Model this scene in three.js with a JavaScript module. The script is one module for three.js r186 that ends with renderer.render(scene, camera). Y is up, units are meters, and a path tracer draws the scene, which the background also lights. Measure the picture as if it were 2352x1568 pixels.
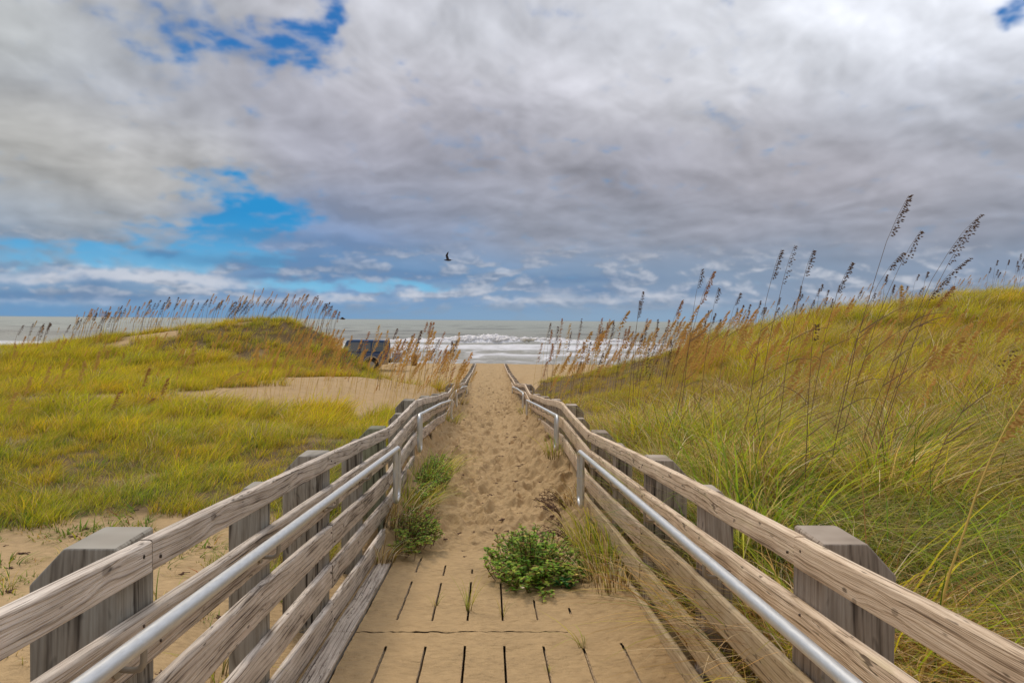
import * as THREE from 'three';
import { mergeGeometries } from 'three/addons/utils/BufferGeometryUtils.js';
import { RoundedBoxGeometry } from 'three/addons/geometries/RoundedBoxGeometry.js';

// ---------------------------------------------------------------- camera, sky, sun, exposure
const EYE = 4.6;                       // metres above the sea
const scene = new THREE.Scene();
const camera = new THREE.PerspectiveCamera(2 * Math.atan(784 / 1870) * 180 / Math.PI, 1024 / 682, 0.1, 60000);
camera.rotation.order = 'YXZ';
camera.rotation.set(-Math.atan(48 / 1870), -Math.atan(51 / 1870), 0.0085);
camera.position.set(0, EYE, 0);
camera.updateMatrixWorld(true);
scene.add(camera);
const renderer = new THREE.WebGLRenderer({ antialias: true });
renderer.toneMapping = THREE.LinearToneMapping;
renderer.toneMappingExposure = 1.0;
renderer.shadowMap.enabled = true;
const SUN_DIR = new THREE.Vector3(-0.28, 0.85, -0.55).normalize();
const sun = new THREE.DirectionalLight(0xfff0dc, 1.5);
sun.position.copy(SUN_DIR).multiplyScalar(120).add(new THREE.Vector3(0, 0, -25));
sun.target.position.set(0, 0, -25);
sun.castShadow = true; sun.shadow.radius = 22;
Object.assign(sun.shadow.camera, { left: -60, right: 60, top: 60, bottom: -60, near: 1, far: 300 });
scene.add(sun, sun.target);

// ---------------------------------------------------------------- small maths
const { clamp, lerp, smoothstep } = THREE.MathUtils;
const V = (x, y, z) => new THREE.Vector3(x, y, z);
const sst = (a, b, x) => { const t = clamp((x - a) / (b - a), 0, 1); return t * t * (3 - 2 * t); };
function rng(seed) { let s = seed >>> 0; return () => { s = (s + 0x6d2b79f5) | 0; let t = Math.imul(s ^ (s >>> 15), 1 | s); t = (t + Math.imul(t ^ (t >>> 7), 61 | t)) ^ t; return ((t ^ (t >>> 14)) >>> 0) / 4294967296; }; }
const PERM = new Uint8Array(512); const GX = new Float32Array(256), GY = new Float32Array(256);
{ const r = rng(7); const p = [...Array(256).keys()]; for (let i = 255; i > 0; i--) { const j = Math.floor(r() * (i + 1)); [p[i], p[j]] = [p[j], p[i]]; } for (let i = 0; i < 512; i++) PERM[i] = p[i & 255]; for (let i = 0; i < 256; i++) { const a = r() * 6.2832; GX[i] = Math.cos(a); GY[i] = Math.sin(a); } }
function noise(x, y) {                 // gradient noise, about -0.7 .. 0.7
  const xf = Math.floor(x), yf = Math.floor(y), fx = x - xf, fy = y - yf, X = xf & 255, Y = yf & 255;
  const u = fx * fx * fx * (fx * (fx * 6 - 15) + 10), v = fy * fy * fy * (fy * (fy * 6 - 15) + 10);
  const a = PERM[PERM[X] + Y], b = PERM[PERM[(X + 1) & 255] + Y], c = PERM[PERM[X] + ((Y + 1) & 255)], d = PERM[PERM[(X + 1) & 255] + ((Y + 1) & 255)];
  const n0 = GX[a] * fx + GY[a] * fy, n1 = GX[b] * (fx - 1) + GY[b] * fy, n2 = GX[c] * fx + GY[c] * (fy - 1), n3 = GX[d] * (fx - 1) + GY[d] * (fy - 1);
  return (n0 + (n1 - n0) * u) + ((n2 + (n3 - n2) * u) - (n0 + (n1 - n0) * u)) * v;
}
const fbm = (x, y, o = 4) => { let s = 0, a = 0.5; for (let i = 0; i < o; i++) { s += a * noise(x, y); x = x * 2.03 + 17.3; y = y * 2.03 - 9.1; a *= 0.5; } return s; };
const lin = (r, g, b) => new THREE.Color().setRGB(r / 255, g / 255, b / 255, THREE.SRGBColorSpace);
const L1 = (c) => (c <= 0.04045 ? c / 12.92 : Math.pow((c + 0.055) / 1.055, 2.4));
const tri = (r, g, b) => [L1(r / 255), L1(g / 255), L1(b / 255)];
// measurements were taken on the photograph at 2352 x 1568: a sight line, and the place on it that is d metres down the walk
const sight = (px, py) => V((px - 1176) / 1870, -(py - 784) / 1870, -1).applyEuler(camera.rotation);
const at = (px, py, d) => { const r = sight(px, py); return V(0, EYE, 0).addScaledVector(r, d / -r.z); };
function poly(pts, x) { if (x <= pts[0][0]) return pts[0][1]; for (let i = 1; i < pts.length; i++) if (x <= pts[i][0]) { const t = (x - pts[i - 1][0]) / (pts[i][0] - pts[i - 1][0]); return lerp(pts[i - 1][1], pts[i][1], t); } return pts[pts.length - 1][1]; }

// ---------------------------------------------------------------- sky
{
  const W = 4096, H = 2048, data = new Float32Array(W * H * 4);
  const azel = (px, py) => { const r = sight(px, py).normalize(); return [Math.atan2(r.x, -r.z), Math.asin(r.y)]; };
  // broad tone of the cloud cover by direction
  const tone = [
    [60, 80, 178, 180, 178], [300, 60, 172, 174, 178], [250, 190, 158, 162, 170], [100, 330, 172, 171, 166], [230, 420, 176, 174, 168], [330, 330, 178, 176, 172], [150, 520, 148, 154, 160], [420, 430, 172, 172, 172],
    [420, 270, 166, 167, 172], [620, 200, 166, 166, 174], [700, 330, 158, 158, 168], [900, 80, 194, 194, 199], [950, 230, 186, 184, 190], [950, 330, 152, 151, 160], [1000, 430, 150, 152, 163], [800, 480, 138, 146, 165],
    [1150, 60, 196, 197, 202], [1250, 180, 198, 197, 202], [1200, 300, 158, 157, 166], [1330, 300, 188, 187, 192], [1400, 100, 186, 187, 192], [1550, 60, 212, 213, 217], [1500, 220, 200, 199, 203], [1450, 350, 150, 149, 158], [1300, 420, 144, 145, 155], [1250, 520, 150, 153, 163],
    [1700, 150, 218, 219, 223], [1750, 280, 182, 181, 186], [1950, 60, 224, 226, 231], [2050, 140, 224, 226, 231], [2200, 60, 226, 228, 233], [2250, 160, 214, 216, 222], [1980, 240, 168, 169, 176], [2150, 250, 160, 162, 170], [1750, 400, 158, 156, 162], [2000, 400, 168, 165, 171], [2250, 330, 160, 161, 168], [2200, 450, 156, 157, 165],
    [1600, 500, 146, 147, 156], [1900, 520, 150, 151, 160], [1500, 600, 138, 145, 158], [1750, 610, 130, 140, 156], [2000, 600, 136, 143, 156], [2280, 560, 132, 139, 153], [1000, 560, 134, 146, 168], [1200, 620, 134, 146, 166], [750, 580, 110, 138, 176], [600, 560, 118, 142, 176],
    [100, 590, 128, 148, 170], [350, 560, 150, 158, 168], [1300, 680, 142, 158, 180], [1700, 680, 142, 158, 178], [1000, 640, 134, 154, 182], [1400, 560, 150, 154, 166],
  ].map(([px, py, r, g, b]) => [...azel(px, py), ...tri(r, g, b)]);
  const holes = [           // openings in the cover: px, py, half width, half height, depth, tilt
    [560, 98, 190, 44, 0.56, -0.22], [420, 122, 60, 36, 0.55, 0.6], [662, 74, 66, 30, 0.66, 0.45], [762, 30, 36, 58, 0.95, -0.45], [728, 130, 46, 24, 0.45, 0.3], [310, 250, 84, 32, 0.42, 0.3], [470, 400, 84, 26, 0.56, 0.3], [2346, 20, 40, 46, 1.0, 0],
    [545, 490, 88, 62, 1.0, 0.15], [640, 500, 96, 40, 0.8, 0.3], [440, 545, 110, 34, 0.8, -0.1], [330, 590, 230, 26, 1.0, 0.02], [110, 578, 90, 20, 0.75, 0], [600, 590, 110, 18, 0.7, -0.1], [720, 655, 150, 15, 1.3, 0.02], [920, 658, 130, 12, 1.1, 0.02], [380, 612, 90, 12, 0.6, 0],
  ].map(([px, py, rx, ry, a, t]) => { const c = azel(px, py); return [...c, rx / 1870, ry / 1870, a, Math.cos(t), Math.sin(t)]; });
  const streaks = [         // dark slaty shelves low over the sea
    [150, 682, 230, 9, 0.8], [370, 583, 36, 7, 0.8], [620, 603, 190, 13, 0.75], [640, 636, 110, 6, 0.7], [900, 632, 150, 12, 0.7], [450, 480, 60, 16, 0.35], [215, 655, 42, 18, 0.5], [600, 540, 120, 14, 0.35], [790, 560, 170, 26, 0.3], [1350, 668, 90, 14, 0.5], [1320, 640, 160, 10, 0.5], [1600, 668, 60, 9, 0.4], [1230, 662, 40, 10, 0.4],
  ].map(([px, py, rx, ry, a]) => [...azel(px, py), rx / 1870, ry / 1870, a]);
  const white = [[330, 632, 120, 12, 0.6], [210, 625, 70, 10, 0.5], [440, 640, 90, 10, 0.5], [237, 690, 24, 10, 0.7], [310, 640, 20, 8, 0.5], [940, 676, 24, 11, 0.6], [1090, 668, 30, 8, 0.5], [1290, 678, 60, 14, 0.35], [1500, 680, 50, 9, 0.45], [80, 690, 100, 8, 0.4], [700, 690, 160, 8, 0.3], [60, 640, 90, 10, 0.5], [520, 655, 60, 8, 0.5], [780, 682, 60, 7, 0.45], [1180, 690, 70, 7, 0.4], [860, 640, 60, 6, 0.35], [420, 690, 70, 7, 0.4], [1400, 690, 60, 7, 0.35], [1620, 690, 50, 7, 0.4]].map(([px, py, rx, ry, a]) => [...azel(px, py), rx / 1870, ry / 1870, a]);
  const hi = tri(52, 116, 184), mid = tri(48, 145, 206), low = tri(128, 192, 226), far1 = tri(104, 152, 196), far2 = tri(140, 168, 194), shelf = tri(80, 120, 164), puff = tri(204, 209, 220), slate = tri(140, 156, 178);
  const T = new Float32Array(3);
  const gauss = (set, a, e, wob) => { let s = 0; for (const g of set) { const u = (a - g[0]) / g[2], v = (e + wob - g[1]) / g[3], q = u * u + v * v; if (q < 9) s += g[4] * Math.exp(-q); } return s; };
  for (let row = 0; row < H; row++) {
    const up = ((row + 0.5) / H - 0.5) * Math.PI;
    for (let col = 0; col < W; col++) {
      const i = (row * W + col) * 4; data[i + 3] = 1;
      if (up < -0.004) { data[i] = 0.30; data[i + 1] = 0.33; data[i + 2] = 0.34; continue; }
      const e = Math.max(up, 0.0005), round = ((col + 0.5) / W - 0.5) * 2 * Math.PI;
      const x = Math.cos(round) * Math.cos(e), z = Math.sin(round) * Math.cos(e), y = Math.sin(e), a = Math.atan2(x, -z);
      const seen = Math.abs(a) < 0.75 && e < 0.5, oc = seen ? 7 : 3;
      if (!seen && col % 4 && Math.abs(a) > 0.76) { data[i] = data[i - 4]; data[i + 1] = data[i - 3]; data[i + 2] = data[i - 2]; continue; }
      // broad tone
      let w0 = 0.02; T[0] = 0.42 * w0; T[1] = 0.42 * w0; T[2] = 0.45 * w0;
      const wa = a + 0.03 * noise(a * 9, e * 14 + 3), we = e + 0.018 * noise(a * 9 + 40, e * 20);
      for (const t of tone) { const da = (wa - t[0]) / 0.085, de = (we - t[1]) / 0.045, w = Math.exp(-Math.min(30, da * da + de * de)); if (w > 1e-6) { w0 += w; T[0] += t[2] * w; T[1] += t[3] * w; T[2] += t[4] * w; } }
      // cloud relief: billows lit from above
      const qx = a * 5.2, qz = Math.log(e + 0.075) * 2.7;
      const wx = fbm(qx * 0.6 + 5, qz * 0.7, 3), wz = fbm(qx * 0.6 - 30, qz * 0.7 + 11, 3);
      const den = (u, v) => fbm(u, v, oc) + 0.42 * (0.3 - Math.abs(noise(u * 1.7 + 4, v * 1.7)) - 0.5 * Math.abs(noise(u * 3.9, v * 3.9 + 8)) - 0.25 * Math.abs(noise(u * 8.3, v * 8.3 + 8)));
      const u0q = qx + wx * 0.55, v0q = qz + wz * 0.5, n = den(u0q, v0q), n2 = fbm(qx * 3 + 60 + wz * 0.8, qz * 3.4 + wx * 0.8, oc), emb = n - den(u0q + 0.06, v0q + 0.12);
      const back = 1 - sst(2.6, 3.1, Math.abs(a));
      const fine = seen ? fbm(qx * 9 + 3 * wz, qz * 8 + 3 * wx, 4) : 0;
      const bright = 1.1 + (0.34 * n + 0.16 * n2 + 0.62 * emb + 0.07 * fine) * back;
      const up2 = sst(0.36, 1.35, e);
      let r = T[0] / w0 * bright * 0.985, g = T[1] / w0 * bright, b = T[2] / w0 * bright * 1.035;
      const lift = 1 + 1.7 * up2; r *= lift; g *= lift; b *= lift;
      // openings
      let hole = 0;
      if (seen) {
        const ja = 0.035 * fbm(a * 24, e * 34, 4), je = 0.022 * fbm(a * 22 + 70, e * 40 + 9, 4);
        for (const h of holes) { const u0 = (a + ja - h[0]) / h[2], v0 = (e + je - h[1]) / h[3], rr = h[3] / h[2], u = u0 * h[5] + v0 * h[6] * rr, v = v0 * h[5] - u0 * h[6] / Math.max(rr, 0.35) * 0.5, q = u * u + v * v; if (q < 9) hole += h[4] * Math.exp(-q); }
      } else hole = 0.5 * sst(0.22, 0.42, n);
      const open = sst(0.14, 0.92, hole - 0.6 * n + 1.15 * n2 + 0.7 * fine);
      if (open > 0) {
        const te = clamp(e / 0.36, 0, 1), t1 = sst(0.05, 0.36, te), t2 = sst(0.4, 0.95, te);
        const sb = [0, 1, 2].map((c) => lerp(lerp(low[c], mid[c], t1), hi[c], t2));
        // thin veil inside the opening
        const veil = 0.7 * sst(-0.12, 0.4, fbm(a * 26 + 3 + wz, e * 70 + wx * 2, 6) + 0.12 - 0.35 * (hole - 0.6));
        const o = open * (1 - veil);
        r = lerp(r, sb[0], o); g = lerp(g, sb[1], o); b = lerp(b, sb[2], o);
      }
      if (seen || e < 0.12) {          // banks low over the sea
        const wob = 0.0035 * fbm(a * 60, e * 120, 4), f2s = fbm(a * 44 + 3, e * 130, 5), band = 1 - sst(0.055, 0.105, e + 0.012 * noise(a * 12, 2));
        if (band > 0) {
          const f = fbm(a * 15 + 9 + wx * 2, e * 50 + wz * 3, 6), f2 = fbm(a * 30 - 4, e * 84 + 31 + 2 * f, 6), eb = f2 - fbm(a * 30 - 4 + 0.12, e * 84 + 31.25 + 2 * f, 5);
          const side = sst(-0.1, 0.35, a);
          const body = sst(-0.06, 0.12, f + 0.45 * f2), top = body * clamp(0.3 + 2.6 * eb + 0.5 * f2, 0, 1);
          const c = [0, 1, 2].map((q) => { const base = lerp(lerp(far1[q], slate[q], side * 0.7), T[q] / w0, 0.3); return lerp(lerp(base, slate[q] * lerp(0.86, 0.98, side), body * 0.8), puff[q], top * 0.85 * sst(0.01, 0.03, e)); });
          const amount = band * (1 - open * 0.9) * (0.8);
          r = lerp(r, c[0], amount); g = lerp(g, c[1], amount); b = lerp(b, c[2], amount);
        }
        const s = clamp(gauss(streaks, a, e, wob * 1.4 + 0.004 * noise(a * 40, 8)) * 1.25, 0, 0.8), p = clamp(gauss(white, a, e, wob * 3.2) * (1.3 + 1.5 * f2s), 0, 0.85);
        r = lerp(r, puff[0], p); g = lerp(g, puff[1], p); b = lerp(b, puff[2], p);
        r = lerp(r, shelf[0], s * 0.75); g = lerp(g, shelf[1], s * 0.75); b = lerp(b, shelf[2], s * 0.75);
        const hz = 1 - sst(0.004, 0.026, e + 0.004 * noise(a * 14, 5));
        const sd = sst(-0.5, 0.2, a);
        r = lerp(r, lerp(far1[0], far2[0], sd), hz * 0.75); g = lerp(g, lerp(far1[1], far2[1], sd), hz * 0.75); b = lerp(b, lerp(far1[2], far2[2], sd), hz * 0.75);
      }
      data[i] = r; data[i + 1] = g; data[i + 2] = b;
    }
  }
  const sky = new THREE.DataTexture(data, W, H, THREE.RGBAFormat, THREE.FloatType);
  sky.mapping = THREE.EquirectangularReflectionMapping; sky.magFilter = THREE.LinearFilter; sky.needsUpdate = true;
  scene.background = sky; scene.environment = sky;
}

// ---------------------------------------------------------------- naming
const used = new Map();
function numbered(name) { const n = used.get(name) ?? 0; used.set(name, n + 1); return n ? `${name}_${String(n).padStart(3, '0')}` : name; }
function tag(o, label, category, group) { o.userData.label = label; if (category) o.userData.category = category; if (group) o.userData.group = group; return o; }
function shadows(o) { o.castShadow = true; o.receiveShadow = true; return o; }
function thing(name, label, category, pos = V(0, 0, 0), group) { const g = new THREE.Group(); g.name = numbered(name); g.position.copy(pos); scene.add(g); return tag(g, label, category, group); }
function part(name, geo, mat, parent) { const m = shadows(new THREE.Mesh(geo, mat)); m.name = parent === scene ? numbered(name) : name; parent.add(m); return m; }
function setting(name, geo, mat, label) { const m = part(name, geo, mat, scene); m.userData.kind = 'structure'; if (label) m.userData.label = label; return m; }

// ---------------------------------------------------------------- procedural textures
function canvasTex(w, h, fn, srgb) {
  const d = new Uint8Array(w * h * 4);
  for (let y = 0; y < h; y++) for (let x = 0; x < w; x++) { const c = fn(x, y), i = (y * w + x) * 4; d[i] = clamp(c[0], 0, 1) * 255; d[i + 1] = clamp(c[1], 0, 1) * 255; d[i + 2] = clamp(c[2], 0, 1) * 255; d[i + 3] = 255; }
  const t = new THREE.DataTexture(d, w, h); t.wrapS = t.wrapT = THREE.RepeatWrapping; t.magFilter = THREE.LinearFilter; t.minFilter = THREE.LinearMipmapLinearFilter;
  if (srgb) t.colorSpace = THREE.SRGBColorSpace; t.needsUpdate = true; return t;
}
// weathered timber: u along the grain (2 m per repeat), v across it (0.5 m per repeat)
function woodMaps(seed, pal, knots, worn = 1) {
  const w = 1536, h = 512, r = rng(seed), K = [];
  for (let i = 0; i < knots; i++) K.push([r() * w, r() * h, 9 + r() * 15]);
  const hgt = new Float32Array(w * h), col = new Float32Array(w * h * 3);
  const per = (x, y, fx, fy, s) => { // tiles by cross-fading
    const u = x / w, v = y / h, a = noise(u * fx + s, v * fy + s * 2), b = noise((u - 1) * fx + s, v * fy + s * 2), c = noise(u * fx + s, (v - 1) * fy + s * 2), d = noise((u - 1) * fx + s, (v - 1) * fy + s * 2);
    return lerp(lerp(a, b, u), lerp(c, d, u), v) * 1.25;
  };
  for (let y = 0; y < h; y++) for (let x = 0; x < w; x++) {
    let yy = y + 26 * per(x, y, 3, 2, seed) + 7 * per(x, y, 11, 5, seed + 3), core = 0;
    for (const k of K) { let dx = Math.abs(x - k[0]), dy = y - k[1]; dx = Math.min(dx, w - dx); if (dy > h / 2) dy -= h; if (dy < -h / 2) dy += h; const q = Math.sqrt(dx * dx * 0.22 + dy * dy) / k[2]; yy += dy * 1.1 * Math.exp(-q * q * 0.4); core = Math.max(core, 1 - sst(0.45, 0.8, Math.sqrt(dx * dx * 0.5 + dy * dy) / k[2])); }
    const ring = Math.sin(yy * 0.23 + 3 * per(x, y, 2, 3, seed + 7)), ring2 = Math.sin(yy * 0.57 + 2 + 2.5 * per(x, y, 3, 4, seed + 17));
    const fibre = per(x, y, 12, 260, seed + 1), fib2 = per(x, y, 60, 130, seed + 5), blotch = per(x, y, 7, 9, seed + 9) + 0.5 * per(x, y, 20, 20, seed + 2), mould = per(x, y, 40, 46, seed + 12) + per(x, y, 14, 18, seed + 14);
    const stain = sst(0.02, 0.5, per(x, y, 3.2, 8, seed + 31) + 0.35 * per(x, y, 9, 30, seed + 33)), crack = worn * sst(0.40, 0.52, per(x, y, 2.6, 74, seed + 21) + 0.10 * ring + 0.08 * per(x, y, 22, 90, seed + 4));
    const late = sst(0.3, 1, ring) * 0.5 + sst(0.55, 1, ring2) * 0.34;
    let t = 0.78 - (0.5 + 0.5 * worn * stain) * late - 0.4 * worn * stain + (0.26 + 0.14 * worn) * fibre + 0.16 * fib2 + 0.42 * blotch; t = clamp(t, 0, 1);
    const i = y * w + x, dark = clamp(crack * 0.8 + core * 0.5 * (0.6 + 0.8 * fibre) + sst(0.42, 0.75, mould) * 0.55, 0, 1);
    for (let c = 0; c < 3; c++) { let q = t < 0.5 ? lerp(pal[0][c], pal[1][c], t * 2) : lerp(pal[1][c], pal[2][c], t * 2 - 1); q = lerp(q, pal[3][c], sst(0.15, 0.55, blotch) * 0.35); col[i * 3 + c] = lerp(q, pal[4][c], dark) / 255; }
    hgt[i] = clamp(0.62 - 0.3 * late + 0.25 * fibre - crack * 0.6 - core * 0.15, 0, 1);
  }
  const map = canvasTex(w, h, (x, y) => { const i = (y * w + x) * 3; return [col[i], col[i + 1], col[i + 2]]; }, true);
  const bump = canvasTex(w, h, (x, y) => { const v = hgt[y * w + x]; return [v, v, v]; });
  map.repeat.set(0.5, 2); bump.repeat.set(0.5, 2);
  return { map, bump };
}
const greyWood = woodMaps(11, [[100, 89, 78], [184, 171, 157], [226, 216, 204], [190, 170, 154], [46, 39, 33]], 4);
const tanWood = woodMaps(29, [[122, 102, 80], [198, 177, 149], [230, 213, 188], [174, 160, 116], [60, 48, 35]], 4, 0.45);
const woodMat = (maps, tint, bs = 0.004) => new THREE.MeshStandardMaterial({ map: maps.map, bumpMap: maps.bump, bumpScale: bs, roughness: 0.9, color: new THREE.Color().setRGB(...tint) });
const coarse = (m) => { const q = { map: m.map.clone(), bump: m.bump.clone() }; q.map.repeat.set(0.42, 0.85); q.bump.repeat.set(0.42, 0.85); return q; };
const postWood = coarse(greyWood);
const M = {
  boardL: woodMat(greyWood, [1.1, 1.09, 1.05], 0.01), boardL2: woodMat(greyWood, [0.94, 0.92, 0.87], 0.01), boardR: woodMat(tanWood, [1.06, 1.02, 0.98], 0.007), boardR2: woodMat(tanWood, [0.84, 0.8, 0.66], 0.007),
  post: woodMat(postWood, [0.50, 0.52, 0.49], 0.008), postR: woodMat(postWood, [0.58, 0.54, 0.48], 0.008), postG: woodMat(postWood, [0.38, 0.44, 0.33], 0.006), plank: woodMat(tanWood, [0.9, 0.82, 0.7]),
  pipe: new THREE.MeshStandardMaterial({ color: new THREE.Color(0.74, 0.76, 0.78), metalness: 0.7, roughness: 0.5 }),
  nail: new THREE.MeshStandardMaterial({ color: new THREE.Color(0.11, 0.085, 0.065), roughness: 0.8, metalness: 0.4 }),
  bracket: new THREE.MeshStandardMaterial({ color: new THREE.Color(0.36, 0.33, 0.27), metalness: 0.6, roughness: 0.6 }),
};
{ // brushed, lightly scuffed pipe
  const t = canvasTex(256, 256, (x, y) => { const v = 0.55 + 0.22 * fbm(x * 0.02, y * 0.25, 4) + 0.3 * sst(0.2, 0.45, fbm(x * 0.05, y * 0.06, 3)); return [v, v, v]; });
  M.pipe.roughnessMap = t; M.pipe.roughness = 0.8;
  M.pipe.map = canvasTex(256, 256, (x, y) => { const v = 0.96 + 0.12 * fbm(x * 0.03, y * 0.09, 4) - 0.16 * sst(0.25, 0.5, fbm(x * 0.08 + 5, y * 0.1, 4)); return [v, v, v * 0.985]; }, true);
}
const sandMap = canvasTex(512, 512, (x, y) => { const u = x / 512, v = y / 512; const P = (f, s) => { const n = (a, b) => noise(a * f + s, b * f + s); return lerp(lerp(n(u, v), n(u - 1, v), u), lerp(n(u, v - 1), n(u - 1, v - 1), u), v); }; const g = 0.9 + 0.16 * P(5, 3) + 0.2 * P(19, 8) + 0.22 * P(160, 5) - 0.42 * sst(0.36, 0.55, P(110, 77)) - 0.16 * sst(0.2, 0.5, P(42, 31)); return [g, g * 0.985, g * 0.96]; });
const sandBump = canvasTex(512, 512, (x, y) => { const u = x / 512, v = y / 512; const P = (f, s, k = 1) => { const n = (a, b) => noise(a * f + s, b * f * k + s); return lerp(lerp(n(u, v), n(u - 1, v), u), lerp(n(u, v - 1), n(u - 1, v - 1), u), v); }; const g = 0.5 + 0.4 * P(9, 3, 1.6) + 0.3 * P(26, 11, 1.4) + 0.12 * P(140, 4); return [g, g, g]; });
const sandMat = new THREE.MeshStandardMaterial({ color: new THREE.Color().setRGB(0.475, 0.33, 0.163), map: sandMap, bumpMap: sandBump, bumpScale: 0.045, roughness: 1, vertexColors: true });

// ---------------------------------------------------------------- lie of the land (heights below the eye, metres)
const XL = -0.95, XR = 0.99;           // inner faces of the rail boards
const topL = (d) => poly([[-2, -0.31], [1.666, -0.58], [7.85, -1.04], [10.75, -1.06], [18.9, -1.69], [22.9, -1.79], [31.6, -2.44], [37, -2.6], [45, -2.86], [57, -3.02]], d);
const topR = (d) => poly([[-2, -0.345], [1.52, -0.61], [8.2, -1.115], [11.2, -1.132], [14.6, -1.40], [20, -1.8], [22.9, -1.8], [31.6, -2.45], [37, -2.6], [45, -2.86], [57, -3.02]], d);
const deckY = (d) => -1.5 - 0.0824 * d;
const pathC = (d) => poly([[0, -1.5], [7.05, -2.08], [9, -2.05], [12, -2.14], [16, -2.3], [20, -2.48], [25, -2.72], [30, -2.86], [36, -2.98], [45, -3.05], [54, -3.1], [58, -3.12], [63, -3.35], [76, -4.55], [90, -5.4]], d);
const edgeL = (d) => poly([[0, -1.5], [6, -1.98], [7.2, -1.95], [9.5, -1.72], [12, -1.8], [16, -2.06], [20, -2.28], [28, -2.62], [36, -2.92], [45, -3.03], [58, -3.1], [63, -3.33], [76, -4.55], [90, -5.4]], d);
const edgeR = (d) => poly([[0, -1.5], [4.4, -1.86], [5.4, -1.9], [7, -1.96], [9, -1.8], [12, -1.82], [16, -1.95], [19.5, -2.16], [24, -2.5], [30, -2.75], [37, -2.92], [45, -3.03], [58, -3.1], [63, -3.33], [76, -4.55], [90, -5.4]], d);
function pathBase(x, d) {              // the sand between the rails
  const c = pathC(d), l = edgeL(d), r = edgeR(d);
  const u = x < 0 ? clamp(x / XL, 0, 1.4) : clamp(x / XR, 0, 1.4), e = x < 0 ? l : r;
  return lerp(c, e, Math.pow(Math.min(u, 1), x < 0 ? 2.2 : 1.7));
}
const DUNE = [];                       // measured points of the ground beside the walk: [px, py, distance, how far the ground lies under what is seen there]
for (const [px, py, d, under] of [
  [0, 812, 28, .1], [100, 798, 28, .1], [200, 782, 29, .1], [300, 762, 30, .12], [430, 746, 31, .15], [560, 738, 32, .1], [680, 733, 32, .08], [724, 750, 31, .08], [745, 812, 30, .1], [782, 864, 28, .05],
  [0, 876, 20, .1], [200, 876, 20, .1], [400, 860, 22, .1], [600, 856, 24, .1], [700, 858, 25, .05], [100, 905, 17, .03], [300, 915, 16, .03], [560, 905, 17, .03], [700, 875, 21, 0], [850, 864, 24, 0], [950, 878, 22, 0], [1000, 896, 20, .02],
  [0, 1000, 11, .12], [300, 1000, 11, .12], [600, 985, 11.5, .12], [850, 968, 12, .1], [0, 1160, 7.8, .1], [300, 1160, 7.3, .1], [500, 1090, 8.3, .1], [0, 1310, 5.6, 0], [100, 1500, 3.9, 0], [860, 985, 10.5, .1], [960, 930, 15.5, .1], [740, 1080, 7.9, .15],
  [2352, 1400, 3.4, .45], [2352, 1250, 4.4, .45], [2000, 1180, 5.0, .42], [2352, 1050, 6.5, .45], [1700, 1080, 6.0, .38], [1500, 990, 8, .32], [1420, 950, 10, .25], [1320, 898, 15, .12], [1500, 868, 17, .22], [1530, 800, 24, .2], [1260, 868, 25, .05], [1250, 850, 38, 0], [1400, 852, 30, .05],
  [1570, 796, 25, .2], [1650, 772, 25, .25], [1760, 742, 25, .25], [1870, 716, 24.5, .25], [2000, 704, 24, .25], [2150, 680, 28, .25], [2250, 668, 30, .25], [2352, 668, 29, .25], [1700, 870, 15, .3], [2000, 860, 13.5, .35], [2352, 820, 16, .35], [2150, 770, 22, .25], [1900, 780, 19, .25], [1700, 960, 9.5, .38], [2000, 960, 9, .42], [2352, 930, 9.5, .45],
]) { const p = at(px, py, d); DUNE.push([p.x, d, p.y - EYE - under]); }
for (const [x, d, y] of [
  [-30, 20, -1.5], [-40, 30, -1.2], [-28, 34, -0.9], [-20, 40, -2.2], [-12, 42, -2.6], [-7, 40, -2.95], [-5, 34, -2.8], [-30, 46, -2.9], [-50, 44, -2.6], [-20, 50, -3.12], [-8, 50, -3.12], [-50, 52, -3.2], [-12, 60, -3.2], [-50, 62, -3.4], [-3.5, 28, -2.6], [-2, 22, -2.1], [-2, 30, -2.7], [-2.2, 40, -3.0], [-2, 52, -3.1],
  [-1.3, 3, -1.72], [-1.3, 6, -1.9], [-1.3, 9, -1.72], [-1.3, 12, -1.8], [-1.4, 16, -2.0], [-2.4, 3, -1.7], [-2.4, 5.5, -1.7], [-4, 3, -1.62], [-8, 4, -1.5], [-14, 6, -1.4], [-1.3, 0, -1.6], [-8, -4, -1.4], [-1.3, -6, -1.2], [-20, 0, -1.3], [-40, 5, -1.2], [-40, -12, -1], [1.4, -6, -1.0], [8, -6, -0.6], [30, -10, 0.2], [20, 2, 0.1], [40, 8, 0.8],
  [1.3, 0, -1.4], [1.35, 2.5, -1.5], [1.35, 5, -1.65], [1.35, 8, -1.7], [1.35, 11, -1.72], [1.4, 15, -1.95], [1.4, 20, -2.2], [1.5, 28, -2.65], [1.6, 40, -3.0], [2, 52, -3.1], [8, 36, -2.6], [8, 50, -3.1], [14, 38, -1.8], [16, 46, -2.8], [24, 40, -0.9], [26, 50, -2.7], [40, 44, -1.5], [45, 54, -2.9], [30, 26, 0.9], [40, 30, 0.8], [26, 18, 0.2], [50, 62, -3.4], [15, 60, -3.25], [4, 60, -3.2],
]) DUNE.push([x, d, y]);
const DN = DUNE.length, RB = 1.2;
const phi = (dx, dd) => Math.sqrt(dx * dx + dd * dd + RB * RB);
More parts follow.
